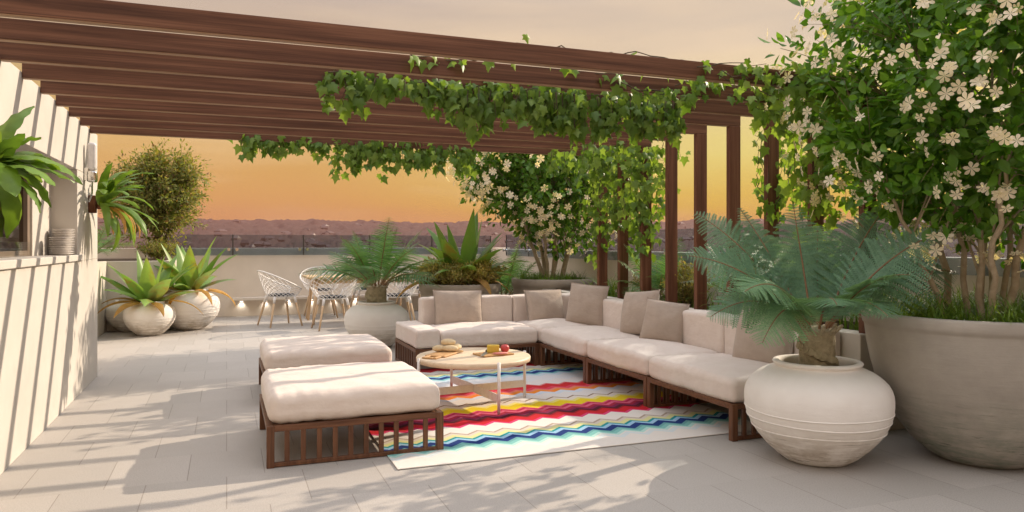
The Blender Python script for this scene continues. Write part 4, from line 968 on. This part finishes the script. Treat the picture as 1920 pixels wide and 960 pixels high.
def make_chair(label):
    t = thing('dining_chair', label, 'chair', (0, 0, 0), 0, 'white wire dining chairs'); N, Mm = 17, 5
    ph = np.radians(np.linspace(-142, 142, N + 1))      # 0 = back of the chair, which is at -Y
    def S(f, u):
        r = .185 + .125 * u**.75; top = .50 + .28 * np.clip(np.cos(f / 2), 0, 1)**2.2; z = .415 + (top - .415) * u**1.15
        return np.stack([np.sin(f) * r * 1.0, -np.cos(f) * r * .95 - .02 * u, z], -1)
    g = G()
    for i in range(N):
        for j in range(Mm):
            for (a, b) in (((i, j), (i + 1, j + 1)), ((i + 1, j), (i, j + 1))):
                tube(g, [S(ph[a[0]], a[1] / Mm), S(ph[b[0]], b[1] / Mm)], .0036, 4, False)
    for i in range(-6, 7):      # woven seat
        for sw in (0, 1):
            x = i * .03; e = math.sqrt(max(0, .185**2 - x * x)) * .95
            P = [(x, -e, .412), (x, e, .412)] if sw else [(-e, x, .412), (e, x, .412)]
            tube(g, P, .0038, 4, False)
    g.build('mesh_shell', M['white'], t, True)
    g = G(); tube(g, S(np.radians(np.linspace(-142, 142, 48)), np.ones(48)), .010, 8); fr = np.radians(np.linspace(142, 218, 14))
    tube(g, np.stack([np.sin(fr) * .187, -np.cos(fr) * .178, np.full(14, .414)], 1), .009, 8)
    tube(g, S(np.radians(np.linspace(-142, 142, 40)), np.zeros(40)), .008, 6)
    for s in (-1, 1): tube(g, S(np.full(8, math.radians(142 * s)), np.linspace(0, 1, 8)), .010, 8)
    g.build('rim', M['white'], t, True)
    g = G(); lathe(g, [(.001, .420), (.165, .420), (.182, .428), (.184, .440), (.172, .450), (.001, .453)], 32); g.build('seat_pad', M['dark_pad'], t, True)
    for sx in (-1, 1):
        for sy in (-1, 1):
            g = G(); a, b = np.array([sx * .15, sy * .14 - .01, .41]), np.array([sx * .235, sy * .225 - .02, 0]); tube(g, [b, b * .5 + a * .5, a], [.011, .015, .017], 9)
            lg = g.build('leg', M['ash'], t, True)
            g = G(); tube(g, [a * .80 + b * .20, a * 1.02 - b * .02], [.0175, .02], 9); g.build('leg_socket', M['white'], lg, True)
    return t
chair = make_chair('white wire dining chair at the left end of the table, seen from the side'); chair.scale = (1.1, 1.1, 1.08); chair.location = (.78, 11.90, 0); chair.rotation_euler = (0, 0, R(-72))
dup(chair, (1.46, 11.20, 0), R(6), 'white wire dining chair with its back to us left of the cycad jar')
dup(chair, (2.42, 11.22, 0), R(-5), 'white wire dining chair partly hidden behind the cycad trunk')
dup(chair, (1.50, 13.02, 0), R(178), 'white wire dining chair on the far side behind the two tumblers')
dup(chair, (2.28, 13.04, 0), R(184), 'white wire dining chair on the far side behind the cycad fronds')
dup(chair, (3.06, 13.02, 0), R(177), 'white wire dining chair on the far side nearest the golden groundcover')

# ---- light, sky, camera
sun = bpy.data.lights.new('sun', 'SUN'); sun.energy = 4.2; sun.angle = R(.5); sun.color = (1, .84, .66)
so = bpy.data.objects.new('sun', sun); COL.objects.link(so); so.rotation_euler = Vector(SUN).to_track_quat('Z', 'Y').to_euler()
w = bpy.data.worlds.new('World'); sc.world = w; w.use_nodes = True; nt = w.node_tree; bg = nt.nodes['Background']
el = math.asin(SUN[2]); az = math.atan2(SUN[0], SUN[1])
d = tc(nt, 'Generated'); nv = nt.nodes.new('ShaderNodeVectorMath'); nv.operation = 'NORMALIZE'; nt.links.new(d, nv.inputs[0]); d = nv.outputs[0]
sx = nt.nodes.new('ShaderNodeSeparateXYZ'); nt.links.new(d, sx.inputs[0]); z = sx.outputs[2]
def lin(r, g_, b_): return tuple(.74 * ((c / 255 + .055) / 1.055)**2.4 for c in (r, g_, b_))
wob = math_(nt, 'MULTIPLY', math_(nt, 'SUBTRACT', noise(nt, mapping(nt, d, (2.2, 2.2, 9)), 1.0, 5, .6), .5), .07)
zw = math_(nt, 'ADD', z, wob)
cool = ramp(nt, zw, [(0, lin(219, 148, 98)), (.05, lin(223, 166, 92)), (.12, lin(219, 174, 100)), (.20, lin(209, 178, 124)), (.27, lin(208, 186, 164)), (.34, lin(196, 180, 172)), (.5, (.66, .61, .57)), (.75, (1.08, 1.05, 1.07)), (1, (1.2, 1.19, 1.24))])
warm = ramp(nt, zw, [(0, lin(224, 140, 72)), (.05, lin(231, 188, 66)), (.11, lin(236, 216, 126)), (.17, lin(234, 214, 155)), (.24, lin(222, 203, 180)), (.34, lin(214, 196, 178)), (.5, (.70, .64, .58)), (.75, (1.08, 1.05, 1.07)), (1, (1.2, 1.19, 1.24))])
dv = nt.nodes.new('ShaderNodeVectorMath'); dv.operation = 'DOT_PRODUCT'; nt.links.new(d, dv.inputs[0]); dv.inputs[1].default_value = (math.sin(az), math.cos(az), 0)
k = ramp_v(nt, dv.outputs['Value'], .38, .80)
grad = mixc(nt, k, cool, warm)
st = noise(nt, mapping(nt, d, (1.6, 2.6, 11), (.3, .1, .2)), 1.0, 4, .55)
grad = mixc(nt, math_(nt, 'MULTIPLY', ramp_v(nt, st, .46, .70), .38), grad, (.80, .60, .38))
grad = mixc(nt, math_(nt, 'MULTIPLY', ramp_v(nt, z, -.02, -.10), .9), grad, (.10, .06, .05))
b1 = bg; nt.links.new(grad, b1.inputs[0]); b1.inputs[1].default_value = 1.0
sky = nt.nodes.new('ShaderNodeTexSky'); sky.sky_type = 'NISHITA'; sky.sun_disc = False; sky.sun_elevation = el; sky.sun_rotation = az
hi = mixc(nt, ramp_v(nt, z, .30, .75), (0, 0, 0), sky.outputs[0])
b2 = nt.nodes.new('ShaderNodeBackground'); nt.links.new(hi, b2.inputs[0]); b2.inputs[1].default_value = .06
ad = nt.nodes.new('ShaderNodeAddShader'); nt.links.new(b1.outputs[0], ad.inputs[0]); nt.links.new(b2.outputs[0], ad.inputs[1]); nt.links.new(ad.outputs[0], nt.nodes['World Output'].inputs[0])

HAZE = 0.00028
if HAZE:
    g = G(); bx(g, -1800, 1800, -200, 1800, -21.5, 75, .1); m, nt, b = newmat('evening_haze'); nt.nodes.remove(b)
    pv = nt.nodes.new('ShaderNodeVolumePrincipled'); pv.inputs['Color'].default_value = (.58, .29, .25, 1); pv.inputs['Density'].default_value = HAZE; pv.inputs['Anisotropy'].default_value = 0.0
    nt.links.new(pv.outputs[0], nt.nodes['Material Output'].inputs['Volume'])
    o = g.build('haze', m); struct(o, 'stuff'); tag(o, 'warm mauve evening haze lying over the suburb and hills', 'haze')

cam = bpy.data.cameras.new('camera'); cam.sensor_width = 36; cam.lens = 1397 / 1920 * 36; cam.shift_y = -23 / 1920; cam.clip_end = 12000; cam.clip_start = .05
co = bpy.data.objects.new('camera', cam); COL.objects.link(co); co.location = (0, 0, CAM_H); co.rotation_euler = (R(90), 0, -YAW); sc.camera = co
sc.view_settings.view_transform = 'Standard'; sc.view_settings.look = 'None'; sc.view_settings.exposure = 0.45; sc.view_settings.gamma = 1
sc.cycles.use_denoising = True; sc.cycles.max_bounces = 10; sc.cycles.transparent_max_bounces = 24; sc.cycles.diffuse_bounces = 5
